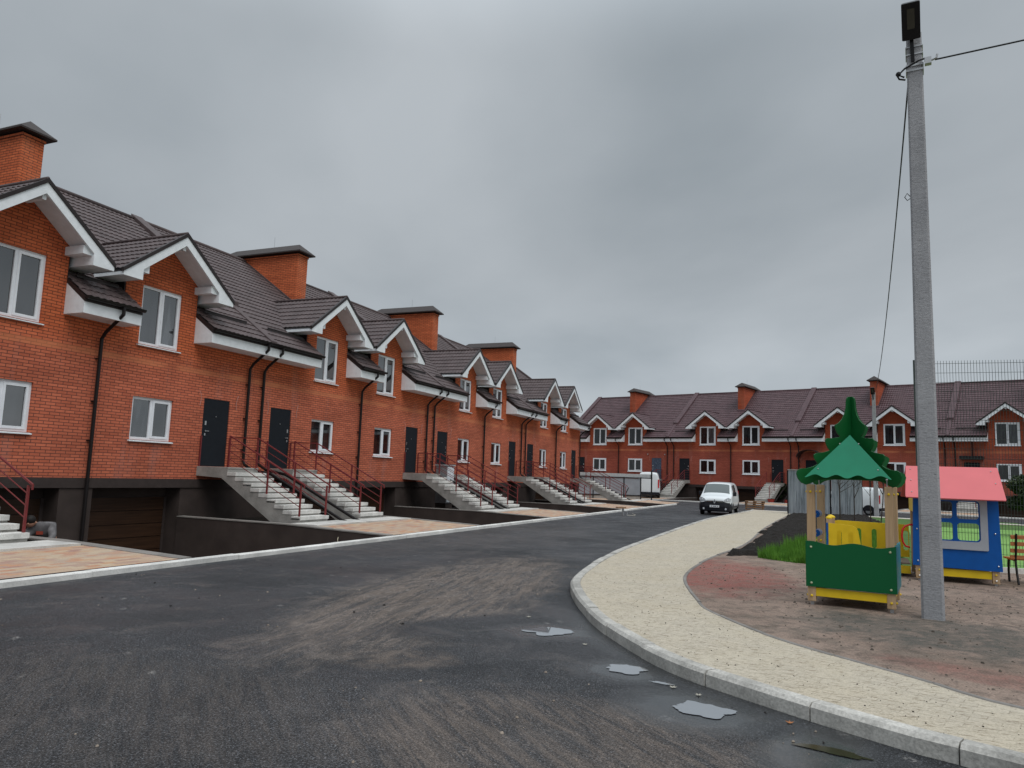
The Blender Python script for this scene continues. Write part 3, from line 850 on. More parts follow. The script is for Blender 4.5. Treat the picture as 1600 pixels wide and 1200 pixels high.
# soil strip, grass bank, turf pitch, far lawn
def inpoly(x, y, P):
    c = False; j = len(P)-1
    for i in range(len(P)):
        if (P[i][1] > y) != (P[j][1] > y) and x < (P[j][0]-P[i][0])*(y-P[i][1])/(P[j][1]-P[i][1])+P[i][0]: c = not c
        j = i
    return c
def HEAP():
    """lumpy ground: a fine grid raised by noise, tapering out at the ragged rim"""
    mb = MB(); d = .11; idx = {}
    nx, ny = int(17/d), int(28/d)
    def hgt(x, y):
        return .085+.05*max(0, noise.noise(Vector((x*2.1, y*2.1, 3)))+.25)+.07*noise.noise(Vector((x*6, y*6, 1)))+.035*noise.noise(Vector((x*14, y*14, 7)))
    for i in range(nx):
        for k in range(ny):
            x, y = 4+i*d, 16+k*d
            if not inpoly(x+.25*noise.noise(Vector((x*2, y*2, 9))), y+.25*noise.noise(Vector((x*2, y*2, 5))), SOILP): continue
            idx[i, k] = len(mb.v); mb.v.append((x, y, .075+hgt(x, y)))
    for (i, k) in list(idx):
        if any((i+a, k+b) not in idx for a in (-1, 0, 1) for b in (-1, 0, 1)):
            q = idx[i, k]; mb.v[q] = (mb.v[q][0], mb.v[q][1], .088)
    for (i, k) in idx:
        if (i+1, k) in idx and (i+1, k+1) in idx and (i, k+1) in idx: mb.f.append((idx[i, k], idx[i+1, k], idx[i+1, k+1], idx[i, k+1]))
    o = mb.build('soil_bed', M_SOIL, smooth='keep'); tag(o, kind='structure')
SOILP = [(4.45, 16.3), (6.45, 20.2), (10.1, 29.1), (15.65, 41.6), (20.2, 42.3), (17, 34), (12.8, 28.0), (9.4, 23), (7.0, 19.0), (5.7, 16.9)]
HEAP()
sheet('lawn', [(5.55, 16.75), (7.0, 19.0), (9.4, 23), (12.8, 28.0), (17, 34), (20.2, 42.1), (27, 40.0), (23, 32), (17.5, 33), (8.68, 15.9), (6.6, 15.6), (5.9, 15.9)], .101, M_GRASS)
sheet('turf_pitch', [(8.68, 15.86), (14.0, 13.95), (36, 6.0), (46, 26), (17.5, 33)], .112, M_TURF)

# per pair of doors: paving, pad, bed, retaining walls ; per house: driveway
def zp(y): return .095+(.19-.095)*min(1, max(0, (y+7.12)/3.2))
WL = []
def forecourt(row, D, left=True, right=True):
    a, b = -2.42, 2.55
    pv = MB().add([(a,-7.12,zp(-7.12)),(b,-7.12,zp(-7.12)),(b,-4.75,zp(-4.75)),(a,-4.75,zp(-4.75))], [(0,1,2,3)]).build('forecourt_paving', M_PAVER)
    place(pv, row, D, z=0); tag(pv, kind='structure')
    pd = MB().box(-2.42, 2.50, -4.75, -3.86, .0, .205).build('concrete_pad', M_PAD); place(pd, row, D, z=0); tag(pd, kind='structure')
    bd = MB().add([(a,-3.86,.02),(b,-3.86,.02),(b,0,.05),(a,0,.05)], [(0,1,2,3)]).build('soil_bed', M_SOIL); place(bd, row, D, z=0); tag(bd, kind='structure')
    for sx, on in ((-1, left), (1, right)):
        if not on: continue
        x0, x1 = (-2.67, -2.42) if sx < 0 else (2.55, 2.80)
        rt = empty('retaining_wall', '', 'retaining wall')
        MB().prism([(-7.11, -1.5), (-.02, -1.5), (-.02, .185), (-3.9, .175), (-7.11, .075)], 'x', x0, x1).build('wall', M_BASE, rt)
        MB().prism([(-7.11, .076), (-3.9, .176), (-.02, .186), (-.02, .215), (-3.9, .205), (-7.11, .105)], 'x', x0-.015, x1+.015).build('coping', M_WALLTOP, rt)
        place(rt, row, D, z=0); WL.append((rt, row, D, sx))
    if left or right:
        x0 = -2.42; 
def driveway(row, s):
    a, b = -3.23, 3.35
    dv = MB().add([(a,-7.12,.05),(b,-7.12,.05),(b,0,-1.10),(a,0,-1.10),(b,.6,-1.10),(a,.6,-1.10)], [(0,1,2,3),(3,2,4,5)]).build('driveway', M_DRIVE)
    place(dv, row, s, z=0); tag(dv, kind='structure')
for i, D in enumerate(DA): forecourt('A', D, i > 0, i < 4)
for i, D in enumerate(DC): forecourt('C', D, i > 0, True)
for s in SA: driveway('A', s)
for s in SCC: driveway('C', s)
nm = ['first', 'second', 'third', 'fourth', 'fifth']
for rt, row, D, sx in WL:
    i = (DA if row == 'A' else DC).index(D)
    if row == 'A':
        lab = {(0, 1): 'brown retaining wall edging the paving at the left corner, beside the crouching person',
               (1, -1): 'large dark brown retaining wall beside the open driveway, left of the big near staircase',
               (1, 1): 'brown retaining wall right of the second visible staircase, edging the next driveway',
               (2, -1): 'dark brown retaining wall left of the grey electrical cabinet',
               (2, 1): 'dark brown retaining wall right of the stair pair with the grey cabinet',
               (3, -1): 'dark brown retaining wall left of the third stair pair of the left row',
               (3, 1): 'dark brown retaining wall right of the third stair pair of the left row',
               (4, -1): 'dark brown retaining wall left of the last staircase of the left row'}[(i, sx)]
    else:
        lab = {(0, 1): 'distant brown retaining wall behind the grey sheet fence',
               (1, -1): 'distant brown retaining wall behind the parked delivery van',
               (1, 1): 'distant brown retaining wall left behind the white van on the road',
               (2, -1): 'distant brown retaining wall left of the staircase by the pallets',
               (2, 1): 'distant brown retaining wall behind the grey corrugated fence',
               (3, -1): 'distant brown retaining wall behind the white parked car',
               (3, 1): 'distant brown retaining wall behind the playhouse and mesh fence'}[(i, sx)]
    tag(rt, lab, 'retaining wall', 'brown retaining walls beside the driveways')
# yard between the end of the left row and the far row
sheet('yard_paving', [(aEnd.x, aEnd.y), (12.0, 57.5), (11.5, 62.5), (10.4, 66.4), tuple(R('C', -35, -7.12)), tuple(R('C', -45.4, -7.12)), (-8, 70), tuple(R('A', 54.9, 12.9))], .088, M_PAVER)

# ------------------------------------------------------------------ puddles
def water(name, tint, rough=.03):
    m = Mt(name, rough, tint, ior=1.9); m.b.inputs['Metallic'].default_value = .75; m.color(m.ramp(m.noise(m.obj(), 3, 3), [(.3, tuple(x for x in tint)), (.7, tuple(x*1.04 for x in tint))])); return m.m
M_PUD = water('puddle water', (.47, .49, .52), .02); M_MUD = water('muddy puddle', (.13, .10, .055), .10)
def puddle(cx, cy, rx, ry, ang, seed, mat, z=.003):
    n = 64; pts = []
    for k in range(n):
        a = 2*math.pi*k/n
        r = 1+.30*noise.noise(Vector((math.cos(a)*1.6+seed*7, math.sin(a)*1.6, seed)))*1.6+.12*noise.noise(Vector((math.cos(a)*6, math.sin(a)*6, seed*3)))
        x, y = rx*r*math.cos(a), ry*r*math.sin(a)
        pts.append((cx+x*math.cos(ang)-y*math.sin(ang), cy+x*math.sin(ang)+y*math.cos(ang)))
    o = sheet('puddle', pts, z, mat); return o
puddle(.50, 8.52, .24, .20, 0, 1, M_PUD)
puddle(1.12, 6.98, .18, .15, -.3, 2, M_PUD)
puddle(1.52, 5.85, .23, .16, -.5, 3, M_PUD)
puddle(2.15, 5.05, .22, .06, -.65, 4, M_MUD)
puddle(1.35, 6.55, .10, .03, -.5, 5, M_PUD)


# ================================================================== objects
class MB2(MB):
    def plate(s, loops, T, t):
        """flat polygon with holes; T(u,v,w) -> xyz, thickness t along w"""
        L = [[Vector((p[0], p[1], 0)) for p in l] for l in loops]; pts = [p for l in L for p in l]; n = len(pts)
        tri = tessellate_polygon(L)
        vs = [T(p.x, p.y, 0) for p in pts]+[T(p.x, p.y, t) for p in pts]
        fs = [tuple(q) for q in tri]+[tuple(i+n for i in reversed(q)) for q in tri]; o = 0
        for l in loops:
            m = len(l); fs += [(o+i, o+(i+1) % m, o+(i+1) % m+n, o+i+n) for i in range(m)]; o += m
        return s.add(vs, fs)
def rrect(x0, x1, z0, z1, r, n=4):
    out = []
    for cx, cz, a in ((x1-r, z1-r, 0), (x0+r, z1-r, 90), (x0+r, z0+r, 180), (x1-r, z0+r, 270)):
        for k in range(n+1):
            t = rad(a+90*k/n); out.append((cx+r*math.cos(t), cz+r*math.sin(t)))
    return out
def slot(cx, z0, z1, wd):
    return rrect(cx-wd/2, cx+wd/2, z0, z1, wd/2*.98, 5)
M_CG = Mt('green plastic panel', .38, (.002, .095, .030)); M_CG.bump(M_CG.noise(M_CG.obj(), 140, 2), .05, .002); M_CG = M_CG.m
M_FIR = plain('dark green board', (.0035, .088, .020), .42, var=.08)
M_TEAL = plain('sea green board', (.005, .175, .092), .5, var=.06)
M_YEL = plain('yellow board', (.72, .50, .020), .4, var=.08)
M_BLUE = plain('blue board', (.004, .085, .34), .4, var=.08)
M_PINK = plain('pink red board', (.62, .145, .155), .42, var=.04, scale=2)
M_GREY = plain('light grey board', (.36, .38, .42), .45, var=.06)
M_RED = plain('red plastic', (.55, .02, .02), .35)
M_CYAN = plain('turquoise board', (.01, .16, .20), .4)
M_EDGE = plain('pale board edge', (.42, .45, .30), .5)
def wood_mat(name, a, b, sc_=(14, 14, .8)):
    m = Mt(name, .6); v = m.obj(sc_); k = m.noise(v, 1.5, 4, .6, .6); m.color(m.ramp(k, [(.3, a), (.7, b)])); return m.m
M_POST = wood_mat('glued timber', (.36, .24, .135), (.50, .355, .215))
M_DECK = wood_mat('grey deck board', (.16, .125, .10), (.26, .21, .17))
M_SLAT = wood_mat('varnished slat', (.33, .115, .045), (.48, .19, .085), (.8, 14, 14))
M_PALLET = wood_mat('pallet wood', (.20, .11, .055), (.36, .21, .12), (1, 8, 8))
M_STEEL = plain('galvanised steel', (.42, .43, .44), .45, metal=.8)
def frame_obj(root, x, y, z, ang):
    root.location = (x, y, z); root.rotation_euler = (0, 0, ang); return root

# ---- play tower with the fir-shaped roof
tw = empty('play_tower', 'small wooden play tower with dark green fir-shaped roof and green wavy front panel', 'play tower')
frame_obj(tw, 4.14, 10.42, .1, rad(-30))
W_ = 1.07
for i, (x, y) in enumerate(((.05, .05), (W_-.05, .05), (.05, W_-.05), (W_-.05, W_-.05))):
    p = MB().box(x-.052, x+.052, y-.052, y+.052, .045, 1.62).build('post', M_POST, tw, bevel=.008)
    MB().box(x-.02, x+.02, y-.02, y+.02, -.06, .045).build('steel_foot', M_STEEL, p)
    for z in (1.52, .80, .12):
        for dx_, dy_ in ((0, -.056), (.056 if x > .5 else -.056, 0)):
            MB().ball((x+dx_, y+dy_, z), .017, 8).build('bolt_cap', M_YEL, p)
    MB().tube([(x-.02, y, 1.62), (x-.02, y, 1.70)], .008, 6).ball((x-.02, y, 1.71), .018, 8).build('roof_bracket', M_STEEL, p)
def wavy(x0, x1, z0, z1, amp, n, ph=0):
    top = [(x0+(x1-x0)*k/40, z1+amp*math.sin(ph+2*math.pi*n*k/40)) for k in range(41)]
    return [(x0, z0), (x1, z0)] + list(reversed(top))
fpn = MB2().plate([wavy(-.02, W_+.02, .24, .83, .020, 2.0, .9)], lambda u, v, w: (u, -.022+w, v), .02).build('front_panel', M_CG, tw, bevel=.003)
for x, z in ((.05, .77), (W_-.05, .77), (.05, .29), (W_-.05, .29)): MB().ball((x, -.022, z), .016, 8, 1).build('bolt_cap', M_EDGE, fpn)
MB2().plate([wavy(-.0, W_, .24, .84, .018, 2.0, .4)], lambda u, v, w: (W_+.002+w, u, v), .02).build('side_panel', M_CYAN, tw, bevel=.003)
for (x0, x1, y0, y1) in ((.10, W_-.10, .01, .05), (.10, W_-.10, W_-.05, W_-.01)):
    b_ = MB().box(x0, x1, y0, y1, .115, .225).build('lower_beam', M_YEL, tw, bevel=.004)
for (x0, x1) in ((.03, .07), (W_-.07, W_-.03)): MB().box(x0, x1, .10, W_-.10, .115, .225).build('lower_beam', M_YEL, tw)
MB().box(.10, W_-.10, .06, W_-.06, .226, .25).build('floor', M_DECK, tw)
MB().box(.10, W_-.10, .05, .35, .44, .46).build('seat', M_YEL, tw)
# abacus beads on the left side
for z in (1.20, .93):
    rb = MB().tube([(.05, .10, z), (.05, W_-.10, z)], .010, 6).build('bead_bar', M_STEEL, tw)
    for k in range(6):
        y = .50+.045*k
        MB().tube([(.05, y, z), (.05, y+.036, z)], .052, 14).build('bead', M_BLUE if k % 2 == 0 else M_GREY, rb)
half = [(0, 2.99), (.035, 2.985), (.058, 2.96), (.066, 2.91), (.070, 2.83), (.090, 2.74), (.125, 2.66), (.175, 2.60), (.225, 2.565), (.222, 2.52), (.195, 2.45), (.155, 2.405),
        (.22, 2.385), (.28, 2.378), (.335, 2.375), (.358, 2.35), (.352, 2.30), (.325, 2.235), (.30, 2.205), (.36, 2.18), (.43, 2.165), (.485, 2.155), (.515, 2.13), (.510, 2.08), (.475, 2.03), (.465, 2.005),
        (.53, 1.965), (.60, 1.942), (.68, 1.935), (.73, 1.91), (.745, 1.86), (.725, 1.79), (.68, 1.735), (.62, 1.712), (.56, 1.735), (.50, 1.77), (.42, 1.79), (.30, 1.80), (0, 1.80)]
for sgn, cut in ((1, 0), (-1, 1)):
    c45 = math.sqrt(.5); K = 1/c45*.87
    prof = [(u*K, v-.1) for u, v in half]
    if cut == 0:
        loop = prof+[(-u, v) for u, v in reversed(prof[1:-1])]
        T = lambda u, v, w: (W_/2+u*c45-(w-.009)*c45, W_/2+u*c45+(w-.009)*c45, v)
        MB2().plate([loop], T, .018).build('fir_panel', M_FIR, tw, bevel=.002)
    else:
        T = lambda u, v, w: (W_/2+u*c45+(w-.009)*c45, W_/2-u*c45+(w-.009)*c45, v)
        for q in (1, -1):
            lp = [(q*max(u, .0095), v) for u, v in prof]
            MB2().plate([lp], T, .018).build('fir_panel', M_FIR, tw, bevel=.002)
for sg, nm_ in ((1, 'front'), (-1, 'back')):
    zb, zt = 1.735, 2.325
    yb_, yt = (-.14, .33) if sg == 1 else (W_+.14, W_-.33)
    lo = [(W_/2-.535+1.07*k/48, .022*math.cos(2*math.pi*4.0*k/48+math.pi)) for k in range(49)]
    loop = [(W_/2, 1.0)]+[(u, v/(zt-zb)) for u, v in lo]
    T = lambda u, v, w: (u, yb_+(yt-yb_)*v+(-w if sg == 1 else w), zb+(zt-zb)*v)
    rp = MB2().plate([loop], T, .016).build('roof_panel', M_TEAL, tw, bevel=.002)
    for u, v in ((W_/2-.12, .78), (W_/2+.12, .78), (W_/2-.37, .17), (W_/2+.37, .17)):
        p = T(u, v, .02); MB().ball(p, .011, 6).build('bolt_cap', M_METAL, rp)

# ---- playhouse
ph = empty('playhouse', 'colourful wooden playhouse with pink roof, blue wall with grey window frame and yellow terrace', 'playhouse')
frame_obj(ph, 7.34, 13.58, .1, rad(-25))
PW, PD = 1.262, 1.2
for x, y in ((.05, .05), (PW-.05, .05), (.05, PD-.05), (PW-.05, PD-.05)):
    p = MB().box(x-.055, x+.055, y-.055, y+.055, .03, 1.52).build('post', M_POST, ph, bevel=.008)
    MB().box(x-.02, x+.02, y-.02, y+.02, -.06, .03).build('steel_foot', M_STEEL, p)
    for z in (.18, .08): MB().ball((x, y-.058, z), .017, 8).build('bolt_cap', M_YEL if z > .1 else M_METAL, p)
wx = .625
bl = MB2().plate([[(-.05, .26), (PW+.05, .24), (PW+.02, 1.49), (-.02, 1.49)]]+[rrect(wx+a, wx+b, c, d, .05) for a, b, c, d in ((-.36, -.035, .74, 1.04), (.035, .36, .74, 1.04), (-.36, -.035, 1.11, 1.41), (.035, .36, 1.11, 1.41))],
     lambda u, v, w: (u, -.026+w, v), .022).build('front_wall', M_BLUE, ph, bevel=.002)
for x, z in ((.03, .90), (1.22, .88), (.03, .34), (1.25, .33)): MB().ball((x, -.028, z), .015, 8).build('bolt_cap', M_METAL, bl)
MB2().plate([rrect(wx-.49, wx+.49, .58, 1.485, .02), rrect(wx-.38, wx+.38, .72, 1.43, .06)], lambda u, v, w: (u, -.050+w, v), .022).build('window_frame', M_GREY, ph, bevel=.002)
MB2().plate([[(-.02, .26), (PD, .26), (PD, 1.49), (PD/2, 1.95), (-.02, 1.49)], rrect(.30, .90, .70, 1.35, .08)], lambda u, v, w: (PW+.005+w, u, v), .018).build('side_wall', M_YEL, ph)
MB2().plate([[(-.02, 1.2), (PD, 1.2), (PD, 1.49), (PD/2, 1.95), (-.02, 1.49)]], lambda u, v, w: (-.023+w, u, v), .018).build('gable_panel', M_YEL, ph)
for (x0, x1, y0, y1) in ((.11, PW-.11, .01, .05), (.11, PW-.11, PD-.05, PD-.01)): MB().box(x0, x1, y0, y1, .10, .23).build('lower_beam', M_YEL, ph, bevel=.004)
MB().box(.02, PW-.02, .07, PD-.07, .235, .262).build('floor', M_DECK, ph)
for sg in (1, -1):
    ya, yb_ = (-.27, .60) if sg == 1 else (PD+.27, PD-.60)
    rp = MB2().plate([[(-.14, 0), (PW+.10, 0), (PW+.11, .03), (PW+.12, 1), (-.09, 1), (-.15, .03)]], lambda u, v, w: (u, ya+(yb_-ya)*v-w*sg*.5, 1.445+.575*v+w), .018).build('roof_panel', M_PINK, ph, bevel=.003)
    if sg == 1:
        for u, v in ((-.02, .88), (-.03, .52), (-.04, .15), (PW+.00, .86), (PW+.02, .48)):
            MB().ball((u, ya+(yb_-ya)*v-.010, 1.47+.575*v), .013, 6).build('bolt_cap', M_METAL, rp)
# terrace on the left
MB().box(-1.42, -.06, .48, 1.50, .215, .245).build('terrace_deck', M_DECK, ph)
MB().box(-1.42, -.06, .46, .50, .05, .19).build('lower_beam', M_YEL, ph)
MB2().plate([[(-1.40, .27), (-.02, .27), (-.02, .90), (-1.30, .92), (-1.40, .90)]]+[slot(-1.2+.28*k, .40, .78, .09) for k in range(5)], lambda u, v, w: (u, 1.46+w, v), .02).build('terrace_wall', M_YEL, ph, bevel=.002)
MB2().plate([[(-1.46, .25), (-.86, .25), (-.90, .60), (-.93, .78), (-.97, .84), (-1.03, .87), (-1.15, .88), (-1.46, .90)], slot(-1.26, .34, .76, .085), slot(-1.06, .34, .74, .085)], lambda u, v, w: (u, .44+w, v), .02).build('terrace_wall', M_YEL, ph, bevel=.002)
for x, y in ((-1.44, .52), (-1.40, 1.0), (-1.44, 1.44)):
    p = MB().box(x-.05, x+.05, y-.05, y+.05, -.05, .98).build('post', M_POST, ph, bevel=.008)
    MB().ball((x, y, .99), .062, 10, .6).build('post_cap', M_YEL, p, smooth=True)
MB().box(-1.49, -1.45, .44, .62, .0, .90).build('edge_board', M_BLUE, ph)
hd_ = [(-.20+.0*k, -.06+.0, 0) for k in range(1)]
ring = [(-.09, .03, .56), (-.16, .0, .58), (-.20, -.02, .65), (-.215, -.03, .76), (-.20, -.02, .87), (-.16, .0, .93), (-.09, .03, .96), (.0, .05, .965)]
MB().tube(ring, .017, 8).build('grab_handle', M_RED, ph, smooth=True)

# ---- concrete pole with lamp
def pole_mat():
    m = Mt('pole concrete', .8); v = m.obj(); k = m.noise(m.obj((3.5, 3.5, 17), (0, rad(3), 0)), 2.0, 6, .72, 1.4); k2 = m.noise(v, 40, 3, .6); k3 = m.noise(v, 1.2, 4)
    pat = m.ramp(m.noise(v, 1.9, 3, .5), [(.42, .15), (.58, 1.)])
    cc = m.ramp(k3, [(.3, (.255, .26, .275)), (.7, (.36, .365, .38))])
    cc = m.mix(m.math('MULTIPLY', pat, m.ramp(k, [(.585, 0.), (.63, .75)])), cc, (.075, .075, .078))
    cc = m.mix(.6, cc, m.ramp(k2, [(.3, .75), (.7, 1.2)]), 'MULTIPLY')
    m.color(cc); m.bump(m.math('ADD', m.math('MULTIPLY', k, -1.0), m.math('MULTIPLY', k2, .3)), .8, .012); return m.m
M_POLE = pole_mat()
def lamp_pole(label, x, y, h, wb, wt, ang):
    r = empty('street_lamp', label, 'street lamp'); frame_obj(r, x, y, .0, ang)
    m = MB(); n = 12
    for k in range(n+1):
        t = k/n; z = h*t; a = (wb+(wt-wb)*t)/2; b = a*.82; c = a*.22
        m.v += [(px, py, z) for px, py in ((-a+c, -b), (a-c, -b), (a, -b+c), (a, b-c), (a-c, b), (-a+c, b), (-a, b-c), (-a, -b+c))]
    for k in range(n):
        for j in range(8): m.f.append((k*8+j, k*8+(j+1) % 8, (k+1)*8+(j+1) % 8, (k+1)*8+j))
    m.f.append(tuple(n*8+j for j in range(8)))
    m.build('pole', M_POLE, r)
    b = MB().bar((-.02, -wt*.45, h-.42), (-.03, -wt*.62, h-.02), .045, .03).bar((-.03, -wt*.6, h-.04), (-.03, -wt*.85, h+.04), .05, .05).build('lamp_arm', M_BLACK, r)
    hd = MB()
    # luminaire: flat slab pointing outwards and up
    T = lambda u, v, w: (u-.03, -.12-v*.34-w*.55, h-.10+v*.34-w*.55)
    hd2 = MB2().plate([rrect(-.112, .112, 0, 1.0, .03, 3)], T, .07).build('lamp_head', M_BLACK, r, bevel=.006)
    MB2().plate([rrect(-.045, .045, .30, .84, .01, 2)], lambda u, v, w: T(u, v, .074+w*0+w), .006).build('lamp_lens', plain('led lens', (.06, .058, .045), .25), r)
    for z in (h-.20, h-.31):
        a = wt/2+.012
        MB().box(-a, a, -a*.84, a*.84, z-.008, z+.008).build('steel_band', M_STEEL, r)
    return r
lp = lamp_pole('tall grey concrete street lamp pole standing in the dirt by the play tower', 5.395, 9.62, 7.93, .262, .188, -.5)
# clamp, hooks
m = MB(); z = 7.46
for dz_ in (0, -.07): m.box(-.108, .108, -.090, .090, z+dz_-.014, z+dz_+.014)
m.build('steel_band', M_STEEL, lp)
MB().tube([(-.13, -.10, z-.16), (-.20, -.14, z-.13), (-.12, -.15, z-.06), (.05, -.14, z+.02), (.16, -.10, z+.06)], .013, 6).ball((-.20, -.14, z-.12), .035, 8).tube([(-.12, -.1, z-.2), (-.19, -.15, z-.2), (-.22, -.17, z-.14)], .012, 6).build('anchor_clamp', M_BLACK, lp)
MB().tube([(.12, -.08, z+.03), (.20, -.10, z+.01), (.26, -.12, z+.02), (.27, -.12, z+.07)], .014, 6).box(.12, .20, -.14, -.06, z-.04, z+.05).build('wire_hook', M_STEEL, lp)
pts = [(-.135+.0*k, .0, 0) for k in range(1)]
MB().tube([(-.10, -.02, 5.62), (-.14, -.03, 5.67), (-.17, -.03, 5.62), (-.14, -.03, 5.57), (-.10, -.02, 5.60)], .006, 5).build('cable_loop', M_BLACK, lp)
lp2 = lamp_pole('distant slim concrete street lamp pole beyond the play tower', 20.80, 42.45, 7.15, .26, .19, -.5)
def cable(name, p, q, sag, r, label):
    P, Q = Vector(p), Vector(q); pts = []
    for k in range(33):
        t = k/32; v = P.lerp(Q, t); v.z -= sag*4*t*(1-t); pts.append(tuple(v))
    o = MB().tube(pts, r, 6).build(name, M_BLACK); tag(o, label, 'cable'); return o
cable('overhead_cable', (5.36, 9.70, 7.42), (20.75, 42.35, 7.05), 1.0, .011, 'thin dark overhead cable running down from the near pole to the distant lamp')
cable('overhead_cable', (5.56, 9.42, 7.47), (30, -3.2, 9.6), .35, .011, 'black overhead cable leaving the near pole towards the upper right corner')

# ---- bench
bn = empty('park_bench', 'wooden slatted bench with black iron frame at the right edge of the photo', 'bench')
frame_obj(bn, 8.96, 13.40, .1, math.atan2(-.30, .95))
for z, y in ((.82, .0), (.70, .02), (.58, .04)): MB().box(-.02, 1.6, y-.015, y+.015, z-.035, z+.035).build('backrest_slat', M_SLAT, bn, bevel=.006)
for y in (.10, .20, .31, .42): MB().box(-.02, 1.6, y-.042, y+.042, .43-.015, .43+.015).build('seat_slat', M_SLAT, bn, bevel=.006)
MB().box(-.02, 1.6, .045, .075, .44, .50).build('backrest_slat', M_SLAT, bn)
for x in (.06, 1.52):
    MB().tube([(x, -.03, .88), (x, .03, .55), (x, .07, .40), (x, .02, .18), (x, -.05, .0)], .02, 6).tube([(x, .06, .41), (x, .44, .41)], .02, 6).tube([(x, .42, .41), (x, .46, .2), (x, .44, .0)], .02, 6).build('leg', M_BLACK, bn)

# ---- tall welded mesh fence
M_MESH = plain('dark green wire', (.035, .05, .045), .5)
mf = empty('mesh_fence', 'tall dark welded wire mesh fence around the green pitch at right', 'fence')
P0, P1 = Vector((8.64, 15.78)), Vector((14.2, 13.78)); Ld = (P1-P0).length
frame_obj(mf, P0.x, P0.y, .1, math.atan2((P1-P0).y, (P1-P0).x))
for q in range(2):
    for (za, zb) in ((.12, 2.22), (2.24, 4.33)):
        x0, x1 = q*Ld/2+.04, (q+1)*Ld/2-.03; m = MB()
        nn = int((x1-x0)/.055)
        for k in range(nn+1):
            x = x0+(x1-x0)*k/nn; m.add([(x-.0032, -.003, za), (x+.0032, -.003, za), (x+.0032, -.003, zb), (x-.0032, -.003, zb), (x-.0032, .003, za), (x+.0032, .003, za), (x+.0032, .003, zb), (x-.0032, .003, zb)], [(0,1,2,3),(4,7,6,5),(0,3,7,4),(1,5,6,2)])
        z = za+.03
        while z < zb: m.box(x0, x1, .004, .011, z-.0035, z+.0035); z += .2 if za < 2 else .2
        m.build('mesh_panel', M_MESH, mf)
for k in (1, 2): MB().box(k*Ld/2-.03, k*Ld/2+.03, .012, .07, -.1, 4.36).build('post', M_MESH, mf)
MB().box(0, Ld, -.03, .05, -.1, .10).build('base_plinth', M_KERB, mf)
MB().box(-.03, .03, .012, .07, -.1, 4.36).build('post', M_MESH, mf)

# ---- corrugated sheet fences
def zinc():
    m = Mt('weathered zinc sheet', .5, metal=.35); v = m.obj((5, 5, .35)); k = m.noise(v, 1.6, 5, .7, .3); k2 = m.noise(m.obj(), .7, 4)
    cc = m.mix(.6, m.ramp(k, [(.35, (.12, .145, .165)), (.5, (.25, .28, .31)), (.68, (.34, .37, .40))]), m.ramp(k2, [(.3, .7), (.7, 1.15)]), 'MULTIPLY'); m.color(cc); return m.m
M_ZINC = zinc()
M_ZGREY = plain('grey painted sheet', (.24, .26, .29), .5, var=.12, scale=1.2)
def corr(x0, x1, z0, z1, y=0, pitch=.09, amp=.012):
    m = MB(); n = max(4, round((x1-x0)/pitch*4))
    for k in range(n+1):
        x = x0+(x1-x0)*k/n; yy = y+amp*math.sin(2*math.pi*x/pitch); m.v += [(x, yy, z0), (x, yy, z1)]
    for k in range(n): m.f.append((2*k, 2*k+2, 2*k+3, 2*k+1))
    return m
f2 = empty('sheet_metal_fence', 'weathered grey corrugated metal fence behind the play tower', 'fence')
Q0, Q1 = Vector((15.63, 41.9)), Vector((20.05, 42.5)); L2 = (Q1-Q0).length
frame_obj(f2, Q0.x, Q0.y, .1, math.atan2((Q1-Q0).y, (Q1-Q0).x))
hs = [2.42, 2.38, 2.28, 2.12]; gp = [0, 1.30, 2.55, 3.55, L2]
for k in range(4): corr(gp[k]+.01, gp[k+1]-.02-(.06 if k == 1 else 0), .02, hs[k], .0 if k != 2 else -.03).build('sheet', M_ZINC, f2)
for k in range(5): MB().box(gp[k]-.03, gp[k]+.03, .03, .09, -.1, hs[min(k, 3)]-.02).build('post', M_BLACK, f2)
MB().box(0, L2, .03, .07, .4, .46).box(0, L2, .03, .07, 1.9, 1.96).build('rail', M_BLACK, f2)
MB().box(-.02, 1.32, -.04, .08, 2.43, 2.47).build('top_rail', M_STEEL, f2)
f1 = empty('sheet_metal_fence', 'smooth grey sheet fence with black frame at the far end of the left row', 'fence')
Q0, Q1 = Vector((4.6, 60.7)), Vector((12.35, 63.05)); L1 = (Q1-Q0).length
frame_obj(f1, Q0.x, Q0.y, .085, math.atan2((Q1-Q0).y, (Q1-Q0).x))
gp = [0, L1*.30, L1*.64, L1*.83]
for k in range(3): corr(gp[k]+.04, gp[k+1]-.04, .35, 1.72, .0, .5, .008).build('sheet', M_ZGREY, f1)
MB().box(0, L1*.96, .04, .08, 1.80, 2.08).build('top_sheet', plain('pale sheet', (.36, .38, .39), .5), f1)
for k in range(4): MB().box(gp[k]-.035, gp[k]+.035, -.05, .03, 0, 1.82).build('post', M_BLACK, f1)
MB().box(L1-.42, L1-.33, -.05, .04, -.08, 2.4).build('post', M_BLACK, f1)
MB().box(0, L1*.96, -.055, -.005, 1.73, 1.80).build('rail', M_BLACK, f1)
MB().box(0, L1*.96, -.055, -.005, .27, .34).build('rail', M_BLACK, f1)
MB().box(0, L1*.83, .0, .05, -.05, .27).build('base', M_CONC, f1)
MB().bar((gp[2]+.15, -.03, .40), (gp[2]+.42, -.03, .95), .05).build('brace', M_BLACK, f1)

